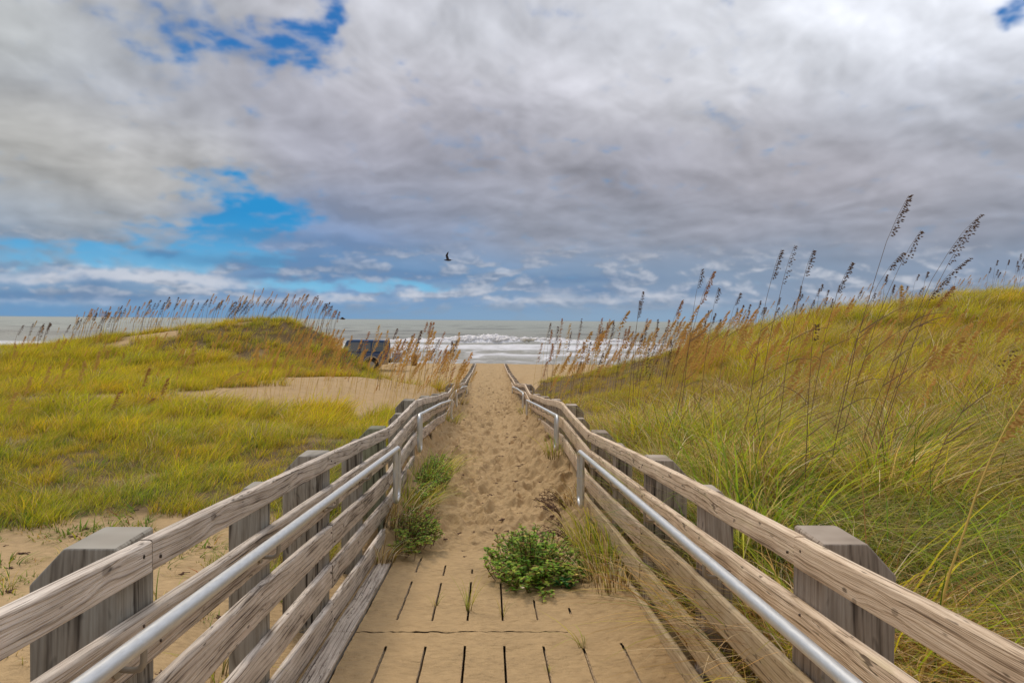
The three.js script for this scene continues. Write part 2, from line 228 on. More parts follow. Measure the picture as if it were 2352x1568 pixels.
const weights = (() => {               // smooth surface through the measured points
  const n = DN + 1, A = [];
  for (let i = 0; i < DN; i++) { const row = new Float64Array(n + 1); for (let j = 0; j < DN; j++) row[j] = phi(DUNE[i][0] - DUNE[j][0], DUNE[i][1] - DUNE[j][1]); row[i] -= 0.25; row[DN] = 1; row[n] = DUNE[i][2]; A.push(row); }
  const last = new Float64Array(n + 1); for (let j = 0; j < DN; j++) last[j] = 1; A.push(last);
  for (let i = 0; i < n; i++) { let p = i; for (let k = i + 1; k < n; k++) if (Math.abs(A[k][i]) > Math.abs(A[p][i])) p = k; [A[i], A[p]] = [A[p], A[i]]; for (let k = i + 1; k < n; k++) { const f = A[k][i] / A[i][i]; if (f) for (let j = i; j <= n; j++) A[k][j] -= f * A[i][j]; } }
  const w = new Float64Array(n); for (let i = n - 1; i >= 0; i--) { let s = A[i][n]; for (let j = i + 1; j < n; j++) s -= A[i][j] * w[j]; w[i] = s / A[i][i]; }
  return w;
})();
function duneRaw(x, d) { let s = weights[DN]; for (let i = 0; i < DN; i++) s += weights[i] * phi(x - DUNE[i][0], d - DUNE[i][1]); return s; }
const shore = (x, d) => -3.2 - Math.max(0, d - 60 - 2 * noise(x * 0.03, 4)) * 0.088;
function dune(x, d) {                  // ground beside the walk
  const dd = clamp(d, -14, 62), xx = clamp(x, -52, 52);
  let y = duneRaw(xx, dd) + 0.16 * fbm(x * 0.35, d * 0.35, 3) + 0.04 * fbm(x * 1.6, d * 1.6, 2);
  const b = sst(50, 62, d); y = lerp(y, shore(x, d) + 0.05 * noise(x * 0.2, d * 0.2), b);
  const s = sst(0.98, 1.75, Math.abs(x)); // meets the sand of the walk
  if (s < 1) y = lerp(Math.min(pathBase(x, d), x < 0 ? edgeL(d) : edgeR(d)), y, s);
  return y;
}

// ---------------------------------------------------------------- sand of the walk: trodden, slots left open over the deck
const SLOTX = []; for (let i = 0; i < 8; i++) SLOTX.push(-0.80 + i * 0.224);   // gaps between the deck boards
const SW = 0.014;
const slotRuns = [ // [column, from, to]
  [0, 2.6, 7.3], [1, 2.6, 4.60], [2, 2.6, 4.60], [3, 2.6, 4.60], [4, 2.6, 4.60], [5, 2.6, 4.60], [6, 3.0, 4.56], [7, 2.6, 4.62],
  [1, 5.12, 6.16], [1, 6.45, 7.02], [2, 5.11, 6.13], [2, 6.35, 6.72], [3, 5.11, 6.12], [3, 6.42, 6.56], [4, 5.1, 6.1], [5, 5.13, 5.62], [6, 5.25, 5.4],
];
const JOINT = 4.87;
const dents = (() => {                 // footprints
  const r = rng(91), cells = new Map(), out = [];
  const add = (x, d, a, s, deep) => { const p = [x, d, Math.cos(a), Math.sin(a), s, deep]; for (let i = -1; i <= 1; i++) for (let j = -1; j <= 1; j++) { const k = (Math.floor(x / 0.35) + i) + ',' + (Math.floor(d / 0.35) + j); if (!cells.has(k)) cells.set(k, []); cells.get(k).push(p); } };
  for (let i = 0; i < 5200; i++) { const d = 7 + Math.pow(r(), 1.3) * 52, x = (r() * 2 - 1) * 0.98; add(x, d, (r() - 0.5) * 1.4, 0.07 + r() * 0.09 + d * 0.0012, (0.4 + r() * 0.8) * (0.5 + 0.5 * sst(7, 9, d))); }
  for (let i = 0; i < 90; i++) add((r() * 2 - 1) * 0.8, 3 + r() * 4, (r() - 0.5) * 2, 0.05 + r() * 0.06, 0.10 + 0.1 * r());
  return (x, d) => { const c = cells.get(Math.floor(x / 0.35) + ',' + Math.floor(d / 0.35)); if (!c) return 0; let lo = 0, hiR = 0; for (const p of c) { const dx = x - p[0], dd = d - p[1], u = (dx * p[2] - dd * p[3]) / (p[4] * 0.75), v = (dx * p[3] + dd * p[2]) / (p[4] * 1.5), q = u * u + v * v; if (q < 4) { lo = Math.min(lo, -p[5] * 0.15 * Math.exp(-q * q * 1.3)); hiR = Math.max(hiR, p[5] * 0.06 * Math.exp(-(q - 1.4) * (q - 1.4) * 3)); } } return lo + hiR; };
})();
function walk(x, d) {
  let y = pathBase(x, d);
  const t = sst(6.2, 8.2, d + 0.6 * noise(x * 1.4, d));
  if (d < 10) { const k = deckY(d) + 0.021 + 0.012 * fbm(x * 7, d * 7, 3) + 0.012 * fbm(x * 26, d * 20, 2) + 0.05 * sst(0.62, 0.95, x) * sst(3.6, 5.2, d + 0.3 * noise(x * 3, 2)) + 0.03 * sst(0.3, 0.6, x) * sst(5.2, 6, d); y = lerp(k, y, t); }
  const far = 1 - sst(30, 58, d) * 0.5;
  y += t * far * (0.07 * fbm(x * 1.5, d * 1.2, 3) + 0.04 * fbm(x * 5, d * 4, 3));
  y += dents(x, d) * far * (0.3 + 0.7 * sst(6.6, 8.2, d));
  if (d < 7.3) y = Math.max(y, deckY(d) + 0.006);
  return y;
}
{
  const xs = []; for (let x = -1.02; x <= 1.061; x += 0.0225) xs.push(x);
  for (const s of SLOTX) xs.push(s - SW / 2, s + SW / 2);
  const ds = []; for (let d = 2.4; d < 66;) { ds.push(d); d += d < 8 ? 0.022 : 0.022 + (d - 8) * 0.0042; }
  for (const r of slotRuns) ds.push(r[1], r[2]); ds.push(JOINT - 0.008, JOINT + 0.008);
  const uniq = (a) => a.sort((p, q) => p - q).filter((v, i) => !i || v - a[i - 1] > 1e-4);
  const X = uniq(xs), D = uniq(ds), nx = X.length, nd = D.length, pos = new Float32Array(nx * nd * 3), uv = new Float32Array(nx * nd * 2), col = new Float32Array(nx * nd * 3), idx = [];
  for (let j = 0; j < nd; j++) for (let i = 0; i < nx; i++) {
    const k = j * nx + i, x = X[i], d = D[j];
    const edge = sst(0.99, 1.03, Math.abs(x - 0.02));
    pos[k * 3] = x; pos[k * 3 + 1] = EYE + walk(x, d) - edge * 0.06; pos[k * 3 + 2] = -d; uv[k * 2] = x / 1.1; uv[k * 2 + 1] = d / 1.1;
    const wet = 1 - 0.10 * sst(0.0, 0.4, fbm(x * 1.3 + 4, d * 0.8, 3)) - 0.25 * sst(60, 66, d); col[k * 3] = wet; col[k * 3 + 1] = wet; col[k * 3 + 2] = wet;
  }
  const inSlot = (x, d) => { for (const r of slotRuns) if (Math.abs(x - SLOTX[r[0]]) < SW / 2 && d > r[1] && d < r[2]) return true; return Math.abs(d - JOINT) < 0.008 && x > -0.8 && x < 0.5 + 0.06 * noise(x * 9, 2); };
  for (let j = 0; j < nd - 1; j++) for (let i = 0; i < nx - 1; i++) {
    if (inSlot((X[i] + X[i + 1]) / 2, (D[j] + D[j + 1]) / 2)) continue;
    const a = j * nx + i, b = a + 1, c = a + nx, e = c + 1; idx.push(a, b, e, a, e, c);
  }
  const g = new THREE.BufferGeometry(); g.setAttribute('position', new THREE.BufferAttribute(pos, 3)); g.setAttribute('uv', new THREE.BufferAttribute(uv, 2)); g.setAttribute('color', new THREE.BufferAttribute(col, 3)); g.setIndex(idx); g.computeVertexNormals();
  setting('sand_path', g, sandMat, 'trodden tan sand with footprints between the two wooden railings');
}
// deck boards under the sand, seen in the open slots
const deck = new THREE.Group(); deck.name = 'boardwalk_deck'; deck.userData.kind = 'structure'; scene.add(deck);
{
  const mk = (x0, x1, d0, d1, mat, drop) => { const g = new THREE.BoxGeometry(x1 - x0, 0.04, (d1 - d0)); const p = g.attributes.position; for (let i = 0; i < p.count; i++) { const d = (d0 + d1) / 2 - p.getZ(i); p.setXYZ(i, p.getX(i) + (x0 + x1) / 2, EYE + deckY(d) - drop - 0.02 + p.getY(i), -d); } g.computeVertexNormals(); part('plank', g, mat, deck); };
  for (let i = 0; i < 7; i++) for (const [a, b] of [[0, JOINT - 0.009], [JOINT + 0.009, 7.05]]) mk(SLOTX[i] + SW / 2, SLOTX[i + 1] - SW / 2, a, b, M.plank, 0.004);
  mk(SLOTX[7] + SW / 2, 0.95, 0, 7.05, M.plank, 0.004);
  for (const [a, b] of [[0, 4.83], [4.84, 7.4]]) { const g = new RoundedBoxGeometry(0.125, 0.05, b - a, 2, 0.008); const p = g.attributes.position, u = g.attributes.uv; for (let i = 0; i < p.count; i++) { const d = (a + b) / 2 - p.getZ(i); u.setXY(i, d, p.getX(i) + p.getY(i)); p.setXYZ(i, p.getX(i) - 0.872, EYE + deckY(d) + 0.012 + p.getY(i) + 0.004 * noise(d * 2, a), -d); } g.computeVertexNormals(); const e = part('edge_plank', g, M.boardL2, deck); e.userData.label = 'bare weathered plank along the side of the deck'; }
}
// where grass grows
const bare = [ // open sand, by what was measured: centre x, d, half sizes, strength
  [340, 772, 29, 1.6, 2.2, 1], [360, 905, 17, 2.6, 1.5, 0.8], [120, 912, 16, 1.4, 0.9, 0.6], [640, 905, 17, 1.8, 2.2, 0.9], [820, 925, 15.5, 1.3, 2.0, 0.85], [520, 850, 23, 1.4, 0.8, .5], [60, 860, 21, 1.2, .8, .45], [760, 870, 21, 2.2, 3.2, 1.15], [900, 868, 22, 1.9, 3.8, 1.25], [990, 895, 18.5, 0.9, 3, 1], [30, 1000, 11, .9, .8, 0.4],
  [40, 1250, 6.2, 1.5, 0.9, 1.1], [250, 1190, 6.5, 1.5, 0.55, 0.9], [100, 1420, 4.4, 2.4, 1.5, 1.3], [200, 1560, 3.5, 2.4, 1.4, 1.2], [1400, 868, 28, 3.2, 3.0, 0.9], [1290, 880, 17, .8, 2.4, 0.75],
].map(([px, py, d, rx, rd, a]) => { const p = at(px, py, d); return [p.x, d, rx, rd, a]; });
function cover(x, d) {
  let c = 1; for (const b of bare) { const u = (x - b[0]) / b[2], v = (d - b[1]) / b[3], q = u * u + v * v; if (q < 8) c -= b[4] * Math.exp(-q); }
  c += (x < 0 ? 1.9 : 0.85) * fbm(x * 0.7 + 40, d * 0.6, 4) - 0.02;
  const beach = sst(34, 41, d - (x > 4 ? sst(4, 16, x) * 8 : 0)); c -= beach * 1.6;
  c -= x > 0 ? sst(27, 33, d) * (1 - sst(5, 9, x)) * 1.6 : sst(25, 28, d) * (1 - sst(3.6, 4.6, -x)) * 1.6;
  return c;
}
// the wide ground sheet: dunes, beach and sea bed
{
  const ds = []; for (let d = -16; d < 110;) { ds.push(d); d += d < 3 ? 0.8 : clamp(0.1 + (d - 3) * 0.013, 0.1, 1.5); } ds.push(140, 200, 400);
  const half = [0.9, 0.98, 1.04, 1.1]; for (let x = 1.2; x < 160;) { half.push(x); x += 0.1 + (x - 1.2) * 0.045; } half.push(400, 2000);
  const X = [...half.map((x) => -x).reverse(), -0.5, 0, 0.5, ...half], nx = X.length, nd = ds.length, pos = new Float32Array(nx * nd * 3), uv = new Float32Array(nx * nd * 2), col = new Float32Array(nx * nd * 3), idx = [];
  for (let j = 0; j < nd; j++) for (let i = 0; i < nx; i++) {
    const k = j * nx + i, x = X[i], d = ds[j]; let y = dune(x, d);
    if (Math.abs(x) < 1) y -= 0.25;
    if (Math.abs(x) < 1 && d < 9) y = Math.min(y, deckY(d) - 0.35);
    pos[k * 3] = x; pos[k * 3 + 1] = EYE + Math.max(y, -9); pos[k * 3 + 2] = -d; uv[k * 2] = x / 1.1; uv[k * 2 + 1] = d / 1.1;
    const wet = 1 - 0.45 * sst(66, 74, d + noise(x * 0.05, 9) * 5) - 0.12 * sst(0, 0.4, fbm(x * 0.4, d * 0.4, 3)), lit = sst(0.25, 0.75, cover(x, d)) * sst(1.1, 1.5, Math.abs(x)) * (d < 46 ? 1 : 0); col[k * 3] = wet * lerp(1, 0.3, lit); col[k * 3 + 1] = wet * lerp(1, 0.28, lit); col[k * 3 + 2] = wet * lerp(1, 0.22, lit);  // brown thatch litter under dense grass, darkened further to paint shaded gaps
  }
  for (let j = 0; j < nd - 1; j++) for (let i = 0; i < nx - 1; i++) { const a = j * nx + i, b = a + 1, c = a + nx, e = c + 1; idx.push(a, b, e, a, e, c); }
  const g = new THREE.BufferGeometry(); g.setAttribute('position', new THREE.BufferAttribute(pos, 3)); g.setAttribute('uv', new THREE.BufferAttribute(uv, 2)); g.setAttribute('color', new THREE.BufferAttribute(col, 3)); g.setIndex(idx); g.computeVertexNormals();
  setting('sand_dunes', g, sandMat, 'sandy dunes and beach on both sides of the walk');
}

// ---------------------------------------------------------------- sea
const surf = (x, d) => { // height of the water
  const shoal = sst(72, 100, d), n = noise(x * 0.012, d * 0.02);
  let y = shoal * 0.35 * Math.sin(d * 0.16 + 3.5 * noise(x * 0.008, d * 0.006) + n) * sst(-0.3, 0.4, noise(x * 0.01 + 8, d * 0.015));
  y += 0.3 * fbm(x * 0.07 + 5, d * 0.2, 4) + 0.2 * shoal * fbm(x * 0.3, d * 0.7, 3);
  const w = d - 205 - 14 * noise(x * 0.01, 3) - x * 0.05; y += 1.0 * Math.exp(-w * w / 60) * sst(-60, -95, x); // a swell standing up to the side
  return y;
};
const breakX = (x) => 0.25 * (sst(-34, -20, x) * (1 - sst(18, 60, x))) + 0.75 * Math.exp(-Math.pow((x + 1.5) / 7.5, 2)) + 0.42 * Math.exp(-Math.pow((x - 12) / 7, 2)) + 0.3 * Math.exp(-Math.pow((x - 24) / 4.5, 2)) + 0.25 * Math.exp(-Math.pow((x + 14) / 6, 2));
const BRK = 159;
const breaker = (x, d) => { const u = d - BRK - 3 * noise(x * 0.05, 1); const prof = u < 0 ? Math.exp(-u * u / 2.2) : Math.exp(-u * u / 26); return Math.max(0, breakX(x)) * prof * (1.55 + 0.9 * fbm(x * 0.5, d * 0.25, 4)); };
function foam(x, d) {
  const zone = (1 - sst(150, 158, d + 6 * noise(x * 0.03, 6))) ;
  const lace = 1.15 * fbm(x * 0.33 + 2, d * 0.19, 5) + 0.5 * fbm(x * 0.9, d * 0.5, 4);
  let f = zone * sst(-0.2, 0.3, lace + 0.5 * sst(112, 140, d) - 0.12 + 0.45 * Math.exp(-Math.pow((d - 79) / 5, 2)) * sst(-4, -10, x));
  f = Math.max(f, zone * sst(124, 136, d) * 0.92 * sst(-0.4, 0.05, lace + 0.1)); f *= 1 - 0.62 * sst(-0.02, 0.3, fbm(x * 0.22 + 50, d * 0.13, 5)) * (1 - 0.35 * sst(136, 146, d));
  for (const [c, w] of [[92, 1.6], [108, 2.2], [121, 2]]) { const q = (d - c - 7 * noise(x * 0.035 + c, c * 0.1) - 3 * noise(x * 0.11, c)) / w; f = Math.max(f, 0.95 * Math.exp(-q * q * (q > 0 ? 3 : 0.5)) * sst(-0.3, 0.15, noise(x * 0.045 + c, 7) + 0.5 * lace)); }
  const cap = fbm(x * 0.05 + 30, d * 0.12 + 3, 4); f = Math.max(f, (1 - zone) * 0.75 * sst(0.36, 0.46, cap) * (1 - sst(200, 420, d)));
  const b = breaker(x, d); f = Math.max(f, sst(0.12, 0.45, b + 0.25 * fbm(x * 0.6, d * 0.4, 3) - 0.35 * Math.exp(-Math.pow((x - 8) / 3, 2))));
  return f;
}
{
  const ds = []; for (let d = 66; d < 30000;) { ds.push(d); d += d < 150 ? 0.6 : d < 166 ? 0.25 : d < 400 ? 0.6 + (d - 166) * 0.011 : d * 0.03; }
  const nd = ds.length, nx = 420, pos = new Float32Array(nx * nd * 3), uv = new Float32Array(nx * nd * 2), col = new Float32Array(nx * nd * 3), idx = [];
  const shallow = [0.26, 0.25, 0.21], deep = [0.22, 0.225, 0.19], offs = [0.25, 0.275, 0.235], white = [0.66, 0.66, 0.67];
  for (let j = 0; j < nd; j++) for (let i = 0; i < nx; i++) {
    const k = j * nx + i, d = ds[j], s = (i / (nx - 1)) * 2 - 1, x = s * (d * 0.78 + 12) * (1 + Math.abs(s) ** 6 * 0.6);
    const y = surf(x, d) * (1 - sst(400, 1500, d) * 0.7) + breaker(x, d) * 0.9;
    pos[k * 3] = x; pos[k * 3 + 1] = y; pos[k * 3 + 2] = -d; uv[k * 2] = x / 9; uv[k * 2 + 1] = d / 14;
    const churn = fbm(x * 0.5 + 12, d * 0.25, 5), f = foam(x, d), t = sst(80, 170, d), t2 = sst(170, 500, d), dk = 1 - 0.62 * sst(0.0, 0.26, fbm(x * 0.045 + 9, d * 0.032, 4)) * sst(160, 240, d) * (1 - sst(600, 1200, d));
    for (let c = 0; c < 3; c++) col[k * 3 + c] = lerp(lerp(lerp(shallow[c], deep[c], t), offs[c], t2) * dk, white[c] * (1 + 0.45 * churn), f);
  }
  for (let j = 0; j < nd - 1; j++) for (let i = 0; i < nx - 1; i++) { const a = j * nx + i, b = a + 1, c = a + nx, e = c + 1; idx.push(a, b, e, a, e, c); }
  const g = new THREE.BufferGeometry(); g.setAttribute('position', new THREE.BufferAttribute(pos, 3)); g.setAttribute('uv', new THREE.BufferAttribute(uv, 2)); g.setAttribute('color', new THREE.BufferAttribute(col, 3)); g.setIndex(idx); g.computeVertexNormals();
  const chop = canvasTex(512, 512, (x, y) => { const u = x / 512, v = y / 512; const P = (f, s) => { const n = (a, b) => noise(a * f + s, b * f * 2 + s); return lerp(lerp(n(u, v), n(u - 1, v), u), lerp(n(u, v - 1), n(u - 1, v - 1), u), v); }; const q = 0.5 + 0.4 * P(6, 2) + 0.3 * P(15, 5) + 0.2 * P(40, 7); return [q, q, q]; });
  const m = new THREE.MeshPhysicalMaterial({ vertexColors: true, roughness: 0.42, bumpMap: chop, bumpScale: 0.5, ior: 1.33 });
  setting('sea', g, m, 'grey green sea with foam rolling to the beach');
}
{ // the wave that is breaking: tumbling white water
  const nx = 620, nr = 30, pos = [], col = [], idx = [];
  for (let i = 0; i < nx; i++) for (let j = 0; j < nr; j++) {
    const x = -34 + (i / (nx - 1)) * 86, t = j / (nr - 1), amp = Math.max(0, breakX(x)) * (0.8 + 0.5 * fbm(x * 0.22, 5, 3));
    const th = lerp(-0.35, Math.PI * 0.92, t), R = 1.6 * amp, n = fbm(x * 1.1 + 3, t * 6, 4) + 0.6 * fbm(x * 3.1, t * 15, 3);
    const rr = R * (1 + 0.55 * n), d = BRK + 3 * noise(x * 0.05, 1) - Math.cos(th) * rr * 1.6 + 0.4;
    const y = 0.1 + Math.sin(th) * rr * 1.25 - (amp < 0.05 ? 0.3 : 0);
    pos.push(x + 0.3 * n, y, -d);
    const green = 0.8 * Math.exp(-Math.pow((x - 8) / 3.2, 2)) * (1 - sst(0.25, 0.6, t + 0.3 * n)) + 0.5 * sst(0.0, 0.5, -n) * (1 - t) + 0.3 * (1 - sst(0.1, 0.5, t));
    for (let c = 0; c < 3; c++) col.push(lerp([0.74, 0.72, 0.7][c], [0.26, 0.22, 0.13][c], clamp(green, 0, 1)));
    if (i < nx - 1 && j < nr - 1) { const a = i * nr + j, b = a + nr; idx.push(a, b, b + 1, a, b + 1, a + 1); }
  }
  const g = new THREE.BufferGeometry(); g.setAttribute('position', new THREE.Float32BufferAttribute(pos, 3)); g.setAttribute('color', new THREE.Float32BufferAttribute(col, 3)); g.setIndex(idx); g.computeVertexNormals();
  setting('breaking_wave', g, new THREE.MeshStandardMaterial({ vertexColors: true, roughness: 0.8, side: THREE.DoubleSide }), 'white water of a wave breaking off the beach');
  // spray thrown up along its crest
  const r = rng(5), drops = new THREE.InstancedMesh(new THREE.IcosahedronGeometry(1, 1), new THREE.MeshStandardMaterial({ color: new THREE.Color(0.8, 0.79, 0.78), roughness: 1 }), 900), m4 = new THREE.Matrix4();
  for (let i = 0; i < 900; i++) { let x, a; do { x = -30 + r() * 78; a = Math.max(0, breakX(x)); } while (r() > a); const s = 0.025 + 0.08 * r() * r(); m4.compose(V(x, a * (1.1 + 0.75 * Math.sqrt(r()) ) * (0.9 + 0.5 * noise(x * 0.8, 2)), -(BRK + 3 * noise(x * 0.05, 1) + (r() - 0.3) * 2.4)), new THREE.Quaternion(), V(s * 1.3, s, s)); drops.setMatrixAt(i, m4); }
  drops.name = 'sea_spray'; drops.userData.kind = 'stuff'; drops.userData.label = 'spray flying off the breaking wave'; scene.add(shadows(drops));
}

// ---------------------------------------------------------------- railings
const RND = rng(314);
function sweepBoard(line, thick, high, seed) { // line: [x, y of top edge, d] at the inner face; rounded rectangle swept along it
  const r = rng(seed), pts = [], c = 0.007, ou = r() * 7, ov = r() * 3;
  let len = 0; const L = [0]; for (let i = 1; i < line.length; i++) { len += Math.hypot(line[i][1] - line[i - 1][1], line[i][2] - line[i - 1][2]); L.push(len); }
  const n = Math.max(2, Math.ceil(len / 0.09)), s = Math.sign(line[0][0]);
  const prof = [[0, 0 - c], [c * 0.3, -c * 0.3], [c, 0], [thick - c, 0], [thick - c * 0.3, -c * 0.3], [thick, -c], [thick, -high + c], [thick - c * 0.3, -high + c * 0.3], [thick - c, -high], [c, -high], [c * 0.3, -high + c * 0.3], [0, -high + c]];
  const P = prof.length, pos = [], uv = [], idx = [];
  const per = [0]; for (let k = 1; k <= P; k++) per.push(per[k - 1] + Math.hypot(prof[k % P][0] - prof[k - 1][0], prof[k % P][1] - prof[k - 1][1]));
  for (let i = 0; i <= n; i++) {
    const q = (i / n) * len; let a = 0; while (a < L.length - 2 && L[a + 1] < q) a++;
    const t = (q - L[a]) / Math.max(1e-6, L[a + 1] - L[a]), y = lerp(line[a][1], line[a + 1][1], t), d = lerp(line[a][2], line[a + 1][2], t), x = lerp(line[a][0], line[a + 1][0], t);
    const wob = 0.004 * noise(q * 0.9 + seed, 3), wob2 = 0.003 * noise(q * 1.4, seed * 1.7);
    for (let k = 0; k <= P; k++) {
      const p = prof[k % P], worn = 1 + (noise(q * 7 + k * 3.1, seed) * 0.0016) / 0.02;
      pos.push(x + s * (p[0] * (p[0] < thick / 2 ? worn : 1) + wob2), EYE + y + p[1] + wob + 0.0014 * noise(q * 9, k + seed), -d); uv.push(q + ou, per[k] + ov);
    }
    if (i < n) for (let k = 0; k < P; k++) { const A = i * (P + 1) + k, B = A + 1, C = A + P + 1, D = C + 1; if (s > 0) idx.push(A, C, B, B, C, D); else idx.push(A, B, C, B, D, C); }
  }
  for (const [i, f] of [[0, 1], [n, -1]]) { const o = pos.length / 3, b = i * (P + 1); for (let k = 0; k < P; k++) { pos.push(pos[(b + k) * 3], pos[(b + k) * 3 + 1], pos[(b + k) * 3 + 2]); uv.push(prof[k][0] + 0.13, prof[k][1] + 0.2); } for (let k = 1; k < P - 1; k++) { if (f * s > 0) idx.push(o, o + k, o + k + 1); else idx.push(o, o + k + 1, o + k); } }
  const g = new THREE.BufferGeometry(); g.setAttribute('position', new THREE.Float32BufferAttribute(pos, 3)); g.setAttribute('uv', new THREE.Float32BufferAttribute(uv, 2)); g.setIndex(idx);
  const flat = g.toNonIndexed(); flat.computeVertexNormals(); return creased(flat);
}
function creased(g) { // smooth only across shallow angles
  const p = g.attributes.position, n = g.attributes.normal, map = new Map(), out = new Float32Array(p.count * 3);
  const key = (i) => Math.round(p.getX(i) * 2e4) + ',' + Math.round(p.getY(i) * 2e4) + ',' + Math.round(p.getZ(i) * 2e4);
  for (let i = 0; i < p.count; i++) { const k = key(i); if (!map.has(k)) map.set(k, []); map.get(k).push(i); }
  for (const l of map.values()) for (const i of l) { let x = 0, y = 0, z = 0; for (const j of l) { const c = n.getX(i) * n.getX(j) + n.getY(i) * n.getY(j) + n.getZ(i) * n.getZ(j); if (c > 0.6) { x += n.getX(j); y += n.getY(j); z += n.getZ(j); } } const q = Math.hypot(x, y, z) || 1; out[i * 3] = x / q; out[i * 3 + 1] = y / q; out[i * 3 + 2] = z / q; }
  g.setAttribute('normal', new THREE.BufferAttribute(out, 3)); return g;
}
function postGeo(w, dep, tall, bevel, s, seed) { // sawn timber post, top at y = 0, inner face at x = 0, its outer top edge cut away
  const r = rng(seed), flat = w * (1 - bevel), drop = w * bevel * 1.02, c = 0.006;
  const sh = new THREE.Shape(); sh.moveTo(c, -tall); sh.lineTo(w - c, -tall); sh.lineTo(w, -tall + c); sh.lineTo(w, -drop - 0.004); sh.lineTo(w - 0.004, -drop + 0.002); sh.lineTo(flat + 0.006, -0.003); sh.lineTo(flat - 0.004, 0); sh.lineTo(c, 0); sh.lineTo(0, -c); sh.lineTo(0, -tall + c);
  const g = new THREE.ExtrudeGeometry(sh, { depth: dep - 0.012, bevelEnabled: true, bevelThickness: 0.006, bevelSize: 0.005, bevelOffset: -0.005, bevelSegments: 2, steps: 1 });
  g.translate(0, 0, -dep + 0.006); if (s < 0) { g.scale(-1, 1, 1); const a = g.attributes.position.array, f = (arr, m) => { for (let i = 0; i < arr.length; i += 3 * m) for (let k = 0; k < m; k++) { const t = arr[i + m + k]; arr[i + m + k] = arr[i + 2 * m + k]; arr[i + 2 * m + k] = t; } }; f(a, 3); f(g.attributes.uv.array, 2); }
  g.computeVertexNormals(); const p = g.attributes.position, n = g.attributes.normal, uv = g.attributes.uv, o = r() * 5;
  for (let i = 0; i < p.count; i++) { if (Math.abs(n.getY(i)) > 0.8) uv.setXY(i, p.getX(i) * 0.8 + o, p.getZ(i) * 0.06 + o); else uv.setXY(i, p.getY(i) + o, (Math.abs(n.getX(i)) > 0.6 ? p.getZ(i) : p.getX(i)) * s + o * 0.37); }
  return g;
}
// boards: [top under the rail's top edge, height, thickness, first d, last d]
const ROWS_L = [[0, 0.092, 0.04, -1, 57], [0.19, 0.146, 0.038, -1, 33.4], [0.43, 0.145, 0.038, -1, 22.2], [0.675, 0.143, 0.038, -1, 10.4], [0.915, 0.145, 0.038, -1, 7.5]];
const ROWS_R = [[0, 0.096, 0.04, -1, 57], [0.2, 0.146, 0.038, -1, 37], [0.44, 0.146, 0.038, -1, 19], [0.68, 0.146, 0.038, -1, 8.5], [0.925, 0.143, 0.038, -1, 6.3]];
const bigs = (o) => [2.19 + o, 4.85 + o, 7.6 + o * 1.3, 10.62 + o * 0.6, 13.3, 16, 18.8, 22.7, 25.5, 28.4, 31.4, 34.4, 37.3, 40.4, 43.5, 46.6, 49.8, 53, 56.2];
function railing(side, label) {
  const s = side, X0 = s < 0 ? XL : XR, top = s < 0 ? topL : topR, big = bigs(s < 0 ? 0 : 0.28), rows = s < 0 ? ROWS_L : ROWS_R;
  const base = thing('wooden_railing', label, 'railing', V(X0, EYE - 1.6, -2), null);
  const O = base.position, sub = (g) => g.translate(-O.x, -O.y, -O.z);
  const px = X0 + s * 0.042;
  big.unshift(-0.6);
  big.forEach((d, i) => {
    const g = postGeo(0.235, 0.235, d > 30 ? 1.3 : 2.0, 0.41, s, 40 + i); g.translate(px, EYE + top(d + 0.1) + 0.008, -d);
    part('post', sub(g), i === 3 && s < 0 ? M.postG : s < 0 ? M.post : M.postR, base);
    const nx = big[i + 1]; if (nx && i > 0) { const m = (d + nx) / 2 + 0.03, q = postGeo(0.14, 0.155, d > 30 ? 1.2 : 1.9, 0.5, s, 80 + i); q.translate(px, EYE + top(m + 0.08) - 0.012, -m); part('post', sub(q), s < 0 ? M.post : M.postR, base); }
  });
  rows.forEach(([under, h, th, d0, d1], k) => {
    const stops = [d0]; big.forEach((d, i) => { if (d > d0 + 0.6 && d < d1 - 0.6 && (d < 8 ? (i + k) % 2 === 1 || (k > 0 && i === 2) : true)) stops.push(d + 0.118); }); stops.push(d1);
    for (let i = 0; i < stops.length - 1; i++) {
      const a = stops[i] + 0.0045, b = stops[i + 1] - 0.0045, line = [], m = Math.max(2, Math.ceil((b - a) / 0.25));
      const j = (rng(900 + k * 31 + i + (s + 2) * 7)() - 0.5) * 0.008, tw = (rng(500 + k * 13 + i)() - 0.5) * 0.006;
      for (let q = 0; q <= m; q++) { const d = lerp(a, b, q / m), sag = 0.012 * Math.sin(Math.PI * q / m) * (i % 2 ? 1 : -0.6); line.push([X0 + s * (tw + (k === 0 ? -0.002 : 0)), top(d) - under + j + sag, d]); }
      const mat = s < 0 ? ((i + k) % 3 === 1 ? M.boardL2 : M.boardL) : k >= 3 || (k === 2 && i < 2) ? M.boardR2 : M.boardR;
      const bm = part('rail_board', sub(sweepBoard(line, th, h, k * 50 + i + (s > 0 ? 1000 : 0))), mat, base);
      for (let q = 0; q < big.length; q++) { const D = big[q] + 0.118; if (D < 1.2 || D > 13 || D < a - 0.02 || D > b + 0.02) continue; for (const [dd, yy] of [[-0.06, -0.035], [0.055, -h + 0.034]]) { const g = new THREE.CylinderGeometry(0.0042, 0.005, 0.006, 8); g.rotateZ(Math.PI / 2); g.translate(X0 - s * 0.002, EYE + top(D + dd) - under + j + yy, -(D + dd)); part('nail', sub(g), M.nail, bm); } }
      if (s > 0 && k >= 3 && i === 0) bm.userData.label = 'board greened with algae';
    }
  });
  return { base, sub, X0, top };
}
const left = railing(-1, 'weathered grey timber railing bordering the walk on the side of the dark vehicle');
const right = railing(1, 'tan timber railing bordering the walk below the tall sea oats dune');
